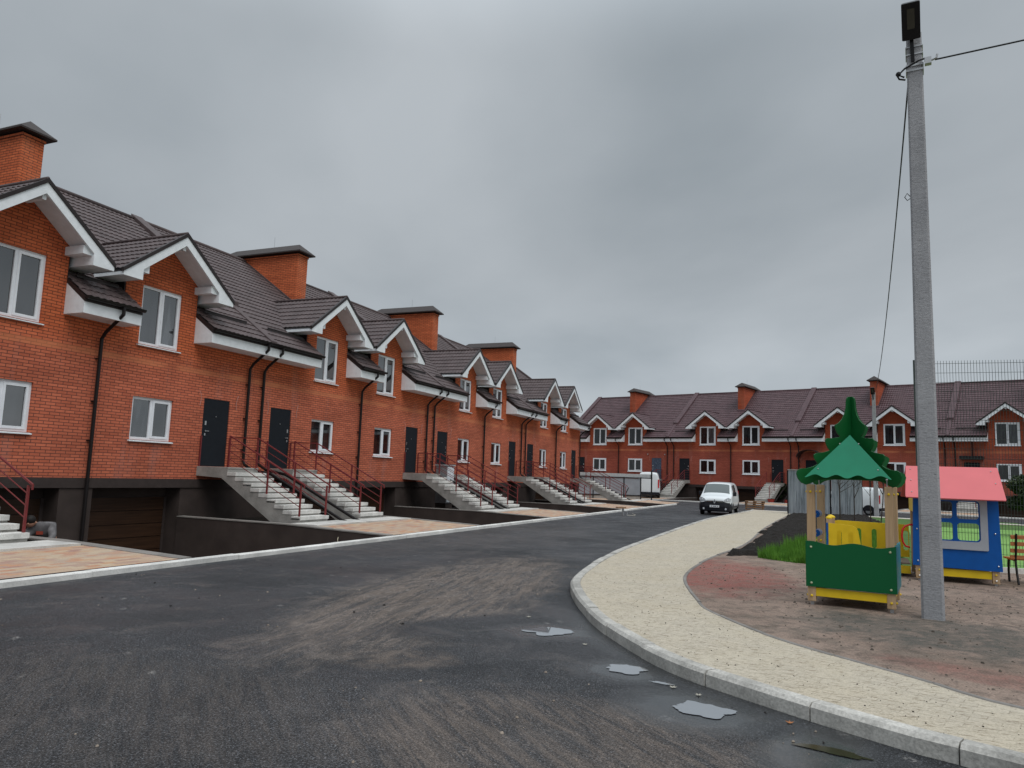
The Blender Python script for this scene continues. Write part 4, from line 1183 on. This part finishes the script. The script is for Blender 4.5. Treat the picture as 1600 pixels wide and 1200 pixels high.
# ---- vans
M_VAN = Mt('white car paint', .28, (.70, .74, .76)); M_VAN.b.inputs['Coat Weight'].default_value = .6; M_VAN = M_VAN.m
M_VGL = Mt('car glass', .05, (.075, .095, .095), ior=1.7).m
M_VBL = plain('black bumper plastic', (.012, .013, .018), .5)
M_RUB = plain('tyre rubber', (.012, .012, .012), .8); M_RIM = plain('wheel rim', (.35, .36, .37), .35, metal=.7)
M_CHR = plain('chrome', (.75, .77, .8), .15, metal=1, var=.02); M_LENS = Mt('headlight lens', .08, (.50, .53, .57), ior=1.6).m
# stations: y, bottom z, half width low, belt z, half width belt, roof z, half width roof
ST = [(-2.10, .50, .62, .76, .64, .84, .52), (-2.04, .36, .78, .80, .78, .93, .66), (-1.90, .26, .87, .88, .86, 1.03, .74), (-1.65, .24, .905, .95, .89, 1.09, .77), (-1.36, .24, .91, 1.01, .90, 1.17, .78),
      (-1.04, .24, .915, 1.06, .90, 1.50, .735), (-.76, .24, .915, 1.09, .90, 1.755, .70), (-.42, .24, .915, 1.10, .90, 1.83, .715), (.6, .24, .915, 1.10, .90, 1.86, .73), (1.6, .24, .915, 1.10, .895, 1.85, .73), (2.02, .28, .90, 1.10, .88, 1.81, .71), (2.10, .38, .86, 1.07, .84, 1.74, .66)]
def ring_of(st):
    y, zb, wl, zm, wm, zr, wr = st
    half_ = [(wl*.80, zb), (wl, zb+.14), (wl, (zb+zm)/2+.02), (wm, zm), ((wm+wr)/2+.015, (zm+zr)/2+.02), (wr+.0, zr-.075), (wr*.86, zr-.012), (wr*.45, zr+.012), (0, zr+.018)]
    return y, half_
def glass_strip(y0, y1, j0, j1, side, off, n=6, inset=.0):
    """panel lying just outside the body between stations, columns j0..j1 of the ring (float)"""
    def at(y, j):
        for i in range(len(ST)-1):
            if ST[i][0] <= y <= ST[i+1][0]:
                t = (y-ST[i][0])/(ST[i+1][0]-ST[i][0]); a = ring_of(ST[i])[1]; b = ring_of(ST[i+1])[1]; break
        k = min(int(j), 7); f = j-k
        p = lambda r: (r[k][0]*(1-f)+r[k+1][0]*f, r[k][1]*(1-f)+r[k+1][1]*f)
        pa_, pb_ = p(a), p(b); return (pa_[0]*(1-t)+pb_[0]*t, pa_[1]*(1-t)+pb_[1]*t)
    return at
def make_van(label, plate_on=True, grp=None):
    r = empty('van', label, 'van')
    m = MB(); rings = [ring_of(s) for s in ST]; n = 17
    for y, h in rings:
        full = [(x, z) for x, z in h]+[(-x, z) for x, z in reversed(h[:-1])]
        m.v += [(x, y, z) for x, z in full]
    for i in range(len(rings)-1):
        for j in range(n): m.f.append((i*n+j, i*n+(j+1) % n, (i+1)*n+(j+1) % n, (i+1)*n+j))
    m.f.append(tuple(range(n))); m.f.append(tuple((len(rings)-1)*n+j for j in range(n)))
    body = m.build('body', M_VAN, r, smooth=True)
    sb = body.modifiers.new('subdivision', 'SUBSURF'); sb.levels = 1; sb.render_levels = 2
    at = glass_strip(0, 0, 0, 0, 0, 0)
    def patch(name, mat, y0, y1, ja, jb, side, off, parent=r, ny=6, nj=4, shear=0):
        q = MB()
        for i in range(ny+1):
            for k in range(nj+1):
                j = ja+(jb-ja)*k/nj; y = y0+(y1-y0)*i/ny+shear*(k/nj)
                x, z = at(y, j); q.v.append((side*(x+off[0]), y-off[1], z+off[2]))
        for i in range(ny):
            for k in range(nj):
                a = i*(nj+1)+k; q.f.append((a, a+1, a+nj+2, a+nj+1))
        return q.build(name, mat, parent, smooth=True)
    # windscreen (both halves in one grid)
    q = MB(); ny, nx = 8, 12
    for i in range(ny+1):
        y = -1.30+(-.80+1.30)*i/ny
        for k in range(nx+1):
            s_ = -1+2*k/nx; j = 8-abs(s_)*2.55; x, z = at(y, j); q.v.append(((1 if s_ > 0 else -1)*x, y-.028, z+.016))
    for i in range(ny):
        for k in range(nx): a = i*(nx+1)+k; q.f.append((a, a+1, a+nx+2, a+nx+1))
    q.build('windscreen', M_VGL, r, smooth=True)
    for sx in (-1, 1):
        patch('side_window', M_VGL, -.78, .22, 3.25, 4.75, sx, (.022, 0, 0), shear=.16)
    # bumper and grille
    bp = MB(); 
    prof = [(-.88, -1.55), (-.90, -1.78), (-.80, -2.03), (-.55, -2.155), (0, -2.20), (.55, -2.155), (.80, -2.03), (.90, -1.78), (.88, -1.55)]
    N_ = len(prof)
    for z, g_ in ((.20, .95), (.26, 1.0), (.50, 1.01), (.70, .995), (.745, .965)):
        for x, y in prof: bp.v.append((x*g_, y*g_ if y < -1.6 else y, z))
    for i in range(4):
        for k in range(N_-1): bp.f.append((i*N_+k, i*N_+k+1, (i+1)*N_+k+1, (i+1)*N_+k))
    bp.f.append(tuple(range(N_))); bp.f.append(tuple(4*N_+k for k in range(N_)))
    bo = bp.build('bumper', M_VBL, r, smooth=False)
    MB().prism([(-.52, -2.12), (0, -2.20), (.52, -2.12), (.52, -2.02), (-.52, -2.02)], 'z', .715, .80).build('grille', M_VBL, r, bevel=.01)
    MB().prism([(-.50, -2.135), (-.12, -2.205), (-.12, -2.19), (-.50, -2.12)], 'z', .745, .765).prism([(.50, -2.135), (.12, -2.205), (.12, -2.19), (.50, -2.12)], 'z', .745, .765).build('grille_trim', M_CHR, r)
    # diamond badge
    d0 = [(0, .115), (.075, 0), (0, -.115), (-.075, 0)]; d1 = [(x*.45, z*.45) for x, z in d0]
    MB2().plate([[(x*1.15, z*1.15) for x, z in d0]], lambda u, v, w: (u, -2.215+w, .76+v), .02).build('badge_back', M_VBL, r)
    MB2().plate([d0, d1], lambda u, v, w: (u, -2.235+w, .76+v), .02).build('badge', M_CHR, r)
    for sx in (-1, 1):
        hl = MB(); pts = [(.44, .75), (.84, .77), (.87, .93), (.74, 1.0), (.56, .91)]
        for off in (0, .0):
            pass
        Y = lambda x: -2.13+.40*max(0, (x-.42))**1.35
        k0 = [(sx*x, Y(x)-.012, z) for x, z in pts]; k1 = [(sx*x, Y(x)+.10, z) for x, z in pts]; nn = len(pts)
        hl.add(k0+k1, [tuple(range(nn)), tuple(range(2*nn-1, nn-1, -1))]+[(i, (i+1) % nn, (i+1) % nn+nn, i+nn) for i in range(nn)])
        hb = hl.build('headlight', M_LENS, r, bevel=.012)
        MB().ball((sx*.68, Y(.68)+.0, .84), .045, 10).build('bulb', M_CHR, hb, smooth=True)
        # mirror
        mm = MB().box(sx*.97-.09, sx*.97+.09, -1.02, -.88, 1.08, 1.30).box(min(sx*.86, sx*.90), max(sx*.86, sx*.90), -.98, -.92, 1.10, 1.16)
        mm.build('mirror', M_VBL, r, bevel=.02)
        MB().tube([(sx*.6, -2.13, .36), (sx*.6, -2.16, .36)], .06, 12).build('fog_light', M_LENS, r)
        for y in (-1.32, 1.42):
            wv = MB().tube([(sx*.70, y, .315), (sx*.885, y, .315)], .315, 24).build('wheel', M_RUB, r)
            MB().tube([(sx*.878, y, .315), (sx*.895, y, .315)], .20, 16).build('rim', M_RIM, wv)
            ar = MB(); P = [(y+.37*math.cos(rad(a)), .315+.37*math.sin(rad(a))) for a in range(0, 181, 15)]
            ar.prism(P, 'x', min(sx*.80, sx*.922), max(sx*.80, sx*.922)); ar.build('wheel_arch', M_VBL, r)
        MB().box(sx*.935-.006, sx*.935+.006, -.9, 1.1, .42, .52).build('side_moulding', M_VBL, r)
        MB().box(sx*.80-.05, sx*.80+.05, 2.06, 2.115, .80, 1.35).build('tail_light', M_RED, r)
    if plate_on:
        pl = MB().box(-.26, .26, -2.245, -2.225, .44, .555).build('number_plate', M_PVC, r)
        g = MB()
        for k, x in enumerate((-.18, -.13, -.055, -.01, .035, .08, .15, .20)): g.box(x-.014, x+.014, -2.249, -2.246, .465, .53)
        g.build('plate_characters', M_BLACK, pl)
    MB().box(-.86, .86, 2.02, 2.16, .30, .50).build('rear_bumper', M_VBL, r, bevel=.02)
    return r
v1 = make_van('small white van with black front bumper facing the camera on the road', True)
v1.location = (11.62, 41.3, 0); v1.rotation_euler = (0, 0, -AZA); v1.scale = (.93, .93, .93)
v2 = copy_tree(v1); tag(v2, 'white van parked side-on behind the corrugated fence, its end showing'); v2['category'] = 'van'
v2.location = (21.75, 47.9, 0); v2.rotation_euler = (0, 0, rad(231.6)); v2.scale = (.93, .93, .93)
v3 = copy_tree(v1); tag(v3, 'tall white delivery van half hidden behind the grey sheet fence'); v3['category'] = 'van'
v3.location = (12.98, 69.2, 0.0); v3.rotation_euler = (0, 0, 2.93); v3.scale = (1.10, 1.2, 1.31)
for v_ in (v1, v2, v3): v_['group'] = 'white vans'

# ---- pallets
def make_pallet(label):
    r = empty('pallet', label, 'pallet', 'stacked wooden pallets')
    for k in range(6):
        y = -.38+.152*k; MB().box(-.58, .58, y-.05, y+.05, .107, .142).build('deck_board', M_PALLET, r)
    for x in (-.53, 0, .53):
        MB().box(x-.05, x+.05, -.40, .40, .086, .1065).build('stringer', M_PALLET, r)
        for y in (-.35, 0, .35): MB().box(x-.05, x+.05, y-.05, y+.05, .034, .0855).build('block', M_PALLET, r)
    for y in (-.35, 0, .35): MB().box(-.58, .58, y-.05, y+.05, 0, .033).build('bottom_board', M_PALLET, r)
    return r
PL = ['bottom wooden pallet of the small stack beside the far road', 'second wooden pallet from the bottom of the roadside stack', 'third wooden pallet from the bottom of the roadside stack', 'topmost wooden pallet of the roadside stack']
p0 = make_pallet('')
for k in range(4):
    p = p0 if k == 0 else copy_tree(p0); p['label'] = PL[k]
    p.location = (16.35+.03*(k % 2), 49.9, .142*k); p.rotation_euler = (0, 0, rad(-18+3*k))

# ---- electrical cabinet between the stairs
cb = empty('electrical_cabinet', 'grey electrical cabinet with pale front standing between two staircases', 'cabinet')
MB().box(-.35, .35, -.28, .28, .30, 1.98).build('body', plain('cabinet grey', (.23, .24, .25), .5), cb, bevel=.01)
MB().box(-.32, .32, -.302, -.281, .34, 1.94).build('door', plain('cabinet white', (.62, .66, .70), .4), cb, bevel=.005)
MB().box(-.40, .40, -.33, .33, 1.981, 2.04).build('top', plain('cabinet lid', (.34, .35, .36), .5), cb)
MB().box(-.33, .33, -.26, .26, -.1, .30).build('base', M_BASE, cb)
place(cb, 'A', 30.55, -1.15, z=.05)

# ---- standpipe by the kerb with hose
sp_ = empty('standpipe', 'small weathered water standpipe with a pale hose beside the left kerb', 'standpipe')
frame_obj(sp_, 5.45, 35.6, 0, .4)
MB().tube([(0, 0, 0), (0, 0, .34)], .045, 8).build('pipe', M_STEEL, sp_)
MB().box(-.34, .12, -.10, .10, .34, .40).build('board', M_PALLET, sp_)
MB().tube([(.02, -.03, .22), (.16, -.06, .22), (.18, -.06, .10), (.18, -.06, .0)], .035, 8).build('tap', M_STEEL, sp_)
MB().tube([(.18, -.08, .02), (.5, -.2, .015), (1.0, .5, .015), (1.4, 1.4, .015)], .013, 6).build('hose', plain('pale hose', (.5, .47, .4), .5), sp_)
h2 = MB().tube([(.0, .0, .165), (.1, -.15, .14), (-.12, -.25, -.1), (-.14, -.32, -.4), (-.2, -.6, -.6)], .012, 6).tube([(0, 0, .165), (.3, .1, .14), (.6, .05, .13)], .012, 6).build('garden_hose', plain('beige hose', (.45, .40, .30), .5))
tag(h2, 'thin pale hose hanging over the brown retaining wall by the driveway', 'hose'); place(h2, 'A', 16.42, -5.4, z=0)

# ---- young bare trees
M_BARK = plain('young bark', (.045, .036, .030), .85)
def sapling(label, x, y, h, seed, lean=0):
    rnd = random.Random(seed); r = empty('young_tree', label, 'tree', 'young bare trees'); frame_obj(r, x, y, .1, 0)
    fz = h*.66
    MB().tube([(0, 0, 0), (lean*.3, 0, fz*.5), (lean*.5, 0, fz)], .026, 6, .018).build('trunk', M_BARK, r)
    c = MB()
    for k in range(6):
        a = rnd.uniform(0, 6.28); z0 = fz*(.92 if k < 3 else rnd.uniform(.6, .95)); s_ = rnd.uniform(.25, .55); b = Vector((lean*.5*z0/fz, 0, z0))
        e_ = b+Vector((math.cos(a)*s_, math.sin(a)*s_, (h-fz)*rnd.uniform(.6, 1.1))); mid = b.lerp(e_, .5)+Vector((math.cos(a)*.08, math.sin(a)*.08, -.03))
        c.tube([tuple(b), tuple(mid), tuple(e_)], .011, 5, .004)
        for q in range(4):
            st2 = b.lerp(e_, rnd.uniform(.3, .9)); a2 = a+rnd.uniform(-1.2, 1.2); l2 = rnd.uniform(.12, .3)
            c.tube([tuple(st2), tuple(st2+Vector((math.cos(a2)*l2, math.sin(a2)*l2, rnd.uniform(.02, .25))))], .005, 4, .003)
    c.build('crown', M_BARK, r)
sapling('bare young tree with forked top seen through the play tower', 10.55, 23.9, 2.5, 4)
sapling('thin bare young tree in front of the grey corrugated fence, right of the forked one', 15.2, 33.0, 2.6, 5)
sapling('thin bare young tree between corrugated fence and distant lamp pole', 16.1, 33.4, 3.0, 8)
sapling('thin leaning bare young tree beside the distant lamp pole', 17.3, 34.9, 2.9, 11, .35)

# ---- leafy bushes
def leaf_mat(name, a, b):
    m = Mt(name, .6); k = m.noise(m.obj(), 3.5, 4, .6); m.color(m.ramp(k, [(.3, a), (.7, b)])); return m.m
M_LEAF = leaf_mat('bush leaves', (.012, .028, .010), (.055, .075, .025)); M_LEAF2 = leaf_mat('brownish bush leaves', (.02, .022, .010), (.085, .075, .030))
def bush(label, x, y, rx, ry, h, n, mat, seed, z=.1, ls=.09):
    rnd = random.Random(seed); r = empty('bush', label, 'bush'); frame_obj(r, x, y, z, 0)
    st_ = MB()
    for k in range(8):
        a = rnd.uniform(0, 6.28); st_.tube([(0, 0, 0), (math.cos(a)*rx*.3, math.sin(a)*ry*.3, h*.4), (math.cos(a)*rx*.6, math.sin(a)*ry*.6, h*.8)], .02, 5, .008)
    st_.build('stem', M_BARK, r)
    m = MB(); cl = [(rnd.uniform(-.75, .75)*rx, rnd.uniform(-.75, .75)*ry, rnd.uniform(.12, .86)*h, rnd.uniform(.25, .5)) for _ in range(26)]
    for k in range(n):
        c = rnd.choice(cl); v = Vector((rnd.gauss(0, 1), rnd.gauss(0, 1), rnd.gauss(0, 1))).normalized()*c[3]*rnd.uniform(.5, 1)**.5
        p = Vector((c[0], c[1], c[2]))+Vector((v.x*min(1, rx), v.y, v.z*.9)); 
        if p.z < .02: continue
        u = Vector((rnd.gauss(0, 1), rnd.gauss(0, 1), rnd.gauss(0, 1))).normalized()*ls*rnd.uniform(.5, 1.1); t = u.cross(Vector((rnd.gauss(0, 1), rnd.gauss(0, 1), rnd.gauss(0, 1)))).normalized()*ls*.45
        m.add([tuple(p-u), tuple(p+t), tuple(p+u), tuple(p-t)], [(0, 1, 2, 3)])
    m.build('foliage', mat, r, smooth='keep')
bush('tall dark green bush beyond the pitch at the right edge of the photo', 19.6, 27.2, 1.3, .8, 2.25, 9000, M_LEAF, 1)
bush('brownish green bush just right of the tall dark one beyond the pitch', 21.6, 26.2, 1.5, .9, 1.9, 8000, M_LEAF2, 2)
bush('low dark shrub growing beside the distant staircase behind the pallets', 23.9, 66.0, 1.1, .7, 1.9, 4000, M_LEAF, 3, ls=.13)
for k, (x, y) in enumerate(((21.9, 62.6), (23.0, 61.9))):
    pt = empty('flower_pot', ['left one of the two red flower pots by the distant shrub', 'right one of the two red flower pots by the distant shrub'][k], 'flower pot', 'red flower pots')
    frame_obj(pt, x, y, .1, 0)
    MB().tube([(0, 0, 0), (0, 0, .38)], .20, 12, .30).build('pot', plain('red pot', (.28, .035, .025), .6), pt)
    MB().tube([(0, 0, .381), (0, 0, .42)], .26, 10).build('soil', M_SOIL, pt)

# ---- grass blades, pebbles, leaves
def inpoly(x, y, P):
    c = False; j = len(P)-1
    for i in range(len(P)):
        if (P[i][1] > y) != (P[j][1] > y) and x < (P[j][0]-P[i][0])*(y-P[i][1])/(P[j][1]-P[i][1])+P[i][0]: c = not c
        j = i
    return c
GP = [(5.5, 16.6), (7.0, 19.0), (9.4, 23), (12.8, 28), (15.6, 30.6), (8.75, 16.7), (8.2, 15.8), (7.4, 15.5), (6.0, 15.75)]
M_BLADE = leaf_mat('grass blades', (.045, .145, .014), (.13, .30, .035))
rnd = random.Random(5); m = MB(); cnt = 0
while cnt < 34000:
    y = 15.4+15*rnd.random()**2.0; x = rnd.uniform(5.3, 15)
    if not inpoly(x, y, GP): continue
    dn = noise.noise(Vector((x*1.3, y*1.3, 0)))
    if dn < -.25 and rnd.random() < .7: continue
    h = (.11+.20*max(0, dn+.3))*rnd.uniform(.5, 1.4); wd = .007*(1+(y-15)*.10); a = rnd.uniform(0, 6.28); lx, ly = rnd.gauss(0, .04), rnd.gauss(0, .04)
    dx_, dy_ = math.cos(a)*wd, math.sin(a)*wd
    m.add([(x-dx_, y-dy_, .095), (x+dx_, y+dy_, .095), (x+lx, y+ly, .1+h)], [(0, 1, 2)]); cnt += 1
g_ = m.build('grass', M_BLADE, smooth='keep'); tag(g_, 'bright green grass growing beside the black soil bed', 'grass', kind='stuff')
def pebbles(name, n, fn, size, mat, label, cat, seed):
    rnd = random.Random(seed); m = MB()
    for _ in range(n):
        x, y, z = fn(rnd); r = rnd.uniform(*size)*rnd.choice((.6, .8, 1, 1.5)); P = []
        a0 = rnd.uniform(0, 6)
        for k in range(5): a = a0+k*1.256; P.append((x+r*math.cos(a)*rnd.uniform(.7, 1.2), y+r*math.sin(a)*rnd.uniform(.7, 1.2), z))
        P += [(p[0]*.6+x*.4, p[1]*.6+y*.4, z+r*.7) for p in P[:5]]
        m.add(P, [(5, 6, 7, 8, 9)]+[(k, (k+1) % 5, (k+1) % 5+5, k+5) for k in range(5)])
    o = m.build(name, mat, smooth='keep'); tag(o, label, cat, kind='stuff')
M_CLAY = plain('dry clay crumbs', (.24, .20, .165), .9, var=.4, scale=3); M_TAR = plain('tar crumbs', (.02, .018, .017), .9)
def onroad(r):
    while True:
        x, y = r.uniform(-8, 3), r.uniform(2.5, 16)
        if x < -2.2-.42*(y-12) and x > -7: pass
        if Vector((x, y)).dot(Vector((.9205, -.3907))) < -9.9: continue
        if x > .8 and y > 6.5: continue
        if x+y*.9 > 7.6 and y < 6.5: continue
        return x, y, 0
pebbles('clay_crumbs', 260, onroad, (.004, .011), M_CLAY, 'dry pale clay crumbs scattered over the near asphalt', 'debris', 1)
pebbles('tar_crumbs', 90, onroad, (.004, .014), M_TAR, 'dark crumbs scattered over the near asphalt', 'debris', 2)
PP = [*KI[6:60], *reversed(PI_[6:60])]
def onpath(r):
    while True:
        x, y = r.uniform(1, 9), r.uniform(2.5, 16)
        if inpoly(x, y, PP): return x, y, .106
pebbles('soil_crumbs', 900, onpath, (.002, .0055), M_SOIL, 'dark soil crumbs strewn on the sandy pavement', 'debris', 3)
def ondirt(r):
    while True:
        x, y = r.uniform(3, 10), r.uniform(6, 15)
        if not inpoly(x, y, PP) and x > 3.2+(7-y if y < 7 else 0): return x, y, .096
pebbles('dirt_clods', 1400, ondirt, (.004, .015), plain('dirt clods', (.085, .07, .058), .95, var=.5, scale=2), 'clods of dark earth lying on the playground dirt', 'debris', 4)
M_LV = plain('fallen leaf', (.32, .13, .05), .7, var=.3, scale=20); M_LV2 = plain('pale wet leaf', (.36, .34, .29), .6)
LF = [(2.08, 5.60, .028, M_LV, 'small orange brown leaf on the asphalt between large puddle and kerb'),
      (1.42, 6.42, .030, M_LV2, 'pale leaf on the asphalt between the two right-hand puddles, nearer the middle puddle'),
      (1.58, 6.22, .026, M_LV2, 'pale leaf on the asphalt between the two right-hand puddles, nearer the large puddle'),
      (.84, 7.9, .026, M_LV2, 'pale leaf on the asphalt just in front of the farthest puddle'),
      (.30, 9.3, .028, M_LV2, 'pale leaf on the asphalt behind the farthest puddle')]
for k, (x, y, r_, mt, lb) in enumerate(LF):
    m = MB(); n = 15; P = []
    for q in range(n):
        a = 2*math.pi*q/n; rr = r_*(1.15 if q % 3 == 0 else .62); P.append((rr*math.cos(a), rr*math.sin(a), .004+.008*(q % 3 == 0)))
    m.add([(0, 0, .008)]+P, [(0, q+1, (q+1) % n+1) for q in range(n)])
    o = m.build('fallen_leaf', mt, smooth='keep'); o.location = (x, y, .001); o.rotation_euler = (0, 0, k); tag(o, lb, 'leaf', 'fallen leaves')

# ---- crouching person beside the garage
def skin(name, verts, edges, radii, mat, parent, sub=2):
    me = bpy.data.meshes.new(name); me.from_pydata(verts, edges, []); me.materials.append(mat)
    o = bpy.data.objects.new(name, me); col.objects.link(o); o.parent = parent
    md = o.modifiers.new('skin', 'SKIN'); md.use_smooth_shade = True
    for i, rr in enumerate(radii):
        sv = me.skin_vertices[0].data[i]; sv.radius = (rr, rr) if not isinstance(rr, tuple) else rr; sv.use_root = (i == 0)
    s2 = o.modifiers.new('subdivision', 'SUBSURF'); s2.levels = sub; s2.render_levels = sub
    return o
M_SKIN = plain('skin', (.42, .22, .15), .55, var=.08); M_JACKET = plain('grey work jacket', (.15, .145, .15), .85, var=.3, scale=9)
M_TROU = plain('dark trousers', (.03, .03, .035), .85); M_HAIR = plain('dark hair', (.010, .008, .007), .6)
pe = empty('person', 'crouching person with dark hair in a grey work jacket bending beside the garage', 'person')
J = {'pel': (.10, .10, .72), 'bel': (.07, -.02, .90), 'che': (.0, -.20, 1.06), 'nek': (-.08, -.33, 1.14), 'hed': (-.13, -.42, 1.20),
     'shR': (.20, -.22, 1.10), 'elR': (.29, -.36, .86), 'wrR': (.16, -.52, .70), 'shL': (-.17, -.30, 1.03), 'elL': (-.24, -.48, .82), 'wrL': (-.08, -.60, .68),
     'hiR': (.20, .10, .70), 'knR': (.24, -.28, .46), 'anR': (.22, .06, .08), 'toR': (.24, -.14, .04), 'hiL': (.0, .08, .70), 'knL': (-.04, -.32, .46), 'anL': (-.02, .02, .08), 'toL': (-.04, -.18, .04)}
def part_skin(name, chain, mat, parent, sub=2):
    names = []; 
    for c in chain:
        for n_, _ in c:
            if n_ not in names: names.append(n_)
    rad_ = {}
    for c in chain:
        for n_, r_ in c: rad_.setdefault(n_, r_)
    ed = set()
    for c in chain:
        for (a, _), (b, _) in zip(c, c[1:]): ed.add((names.index(a), names.index(b)))
    return skin(name, [J[n_] for n_ in names], list(ed), [rad_[n_] for n_ in names], mat, parent, sub)
# hands: palm and five fingers each
for sd_, wr, dr in (('R', J['wrR'], Vector((-.5, -.55, -.65))), ('L', J['wrL'], Vector((.35, -.6, -.7)))):
    dr = dr.normalized(); w0 = Vector(wr); J['pa'+sd_] = tuple(w0+dr*.085); sdv = dr.cross(Vector((0, 0, 1))).normalized(); nv = dr.cross(sdv)
    for k, (o_, ln) in enumerate(((-.032, .070), (-.011, .080), (.011, .076), (.032, .060))):
        b = w0+dr*.09+sdv*o_; J[f'f{sd_}{k}a'] = tuple(b); J[f'f{sd_}{k}b'] = tuple(b+dr*ln*.55+nv*.012); J[f'f{sd_}{k}c'] = tuple(b+dr*ln*.9+nv*.035)
    b = w0+dr*.035-sdv*.035; J[f'f{sd_}4a'] = tuple(b); J[f'f{sd_}4b'] = tuple(b+dr*.03-sdv*.025); J[f'f{sd_}4c'] = tuple(b+dr*.055-sdv*.03+nv*.02)
ch = [[('pel', .12), ('bel', .115), ('che', .13), ('nek', .052), ('hed', .06)], [('che', .13), ('shR', .06), ('elR', .042), ('wrR', .028), ('paR', (.038, .020))], [('che', .13), ('shL', .06), ('elL', .042), ('wrL', .028), ('paL', (.038, .020))],
      [('pel', .12), ('hiR', .09), ('knR', .062), ('anR', .042), ('toR', .038)], [('pel', .12), ('hiL', .09), ('knL', .062), ('anL', .042), ('toL', .038)]]
for sd_ in 'RL':
    for k in range(5): ch.append([('pa'+sd_, .03) if k < 4 else ('wr'+sd_, .028), (f'f{sd_}{k}a', .010), (f'f{sd_}{k}b', .009), (f'f{sd_}{k}c', .008)])
part_skin('body', ch, M_SKIN, pe)
part_skin('jacket', [[('pel', .15), ('bel', .15), ('che', .16), ('nek', .072)], [('che', .16), ('shR', .115), ('elR', .075), ('wrR', .048)], [('che', .16), ('shL', .115), ('elL', .075), ('wrL', .048)]], M_JACKET, pe)
part_skin('trousers', [[('hiR', .115), ('knR', .08), ('anR', .058)], [('pel', .125), ('hiR', .115)], [('pel', .125), ('hiL', .115), ('knL', .08), ('anL', .058)]], M_TROU, pe)
hb = MB(); hc = Vector(J['hed'])+Vector((-.01, -.03, .0)); hb.ball(tuple(hc), .098, 16, 1.2); hb.ball((hc.x-.0, hc.y-.095, hc.z-.03), .018, 8)
for sx in (-1, 1): hb.ball((hc.x+sx*.098, hc.y+.01, hc.z-.01), .022, 8, 1.5)
hb.build('head', M_SKIN, pe, smooth=True)
MB().ball((hc.x, hc.y-.004, hc.z+.034), .106, 16, 1.12).build('hair', M_HAIR, pe, smooth=True)
fe = MB()
for sx in (-1, 1): fe.ball((hc.x+sx*.035, hc.y-.087, hc.z+.0), .011, 8)
fe.build('eye', M_HAIR, pe)
MB().box(hc.x-.022, hc.x+.022, hc.y-.093, hc.y-.080, hc.z-.062, hc.z-.055).build('mouth', plain('lips', (.30, .10, .08), .5), pe)
MB().box(-.03, .10, -.385, -.37, .93, 1.0).build('chest_badge', plain('orange cloth', (.28, .05, .03), .8), pe)
for sd_ in 'RL':
    a = J['an'+sd_]; MB().box(a[0]-.05, a[0]+.05, a[1]-.22, a[1]+.07, -.0, .09).build('shoe', M_HAIR, pe, bevel=.02)
pp = rowpt('A', 10.98, -2.0); pe.scale = (.97, .97, .96); pe.location = (pp.x, pp.y, -.745); pe.rotation_euler = (0, 0, rad(12))
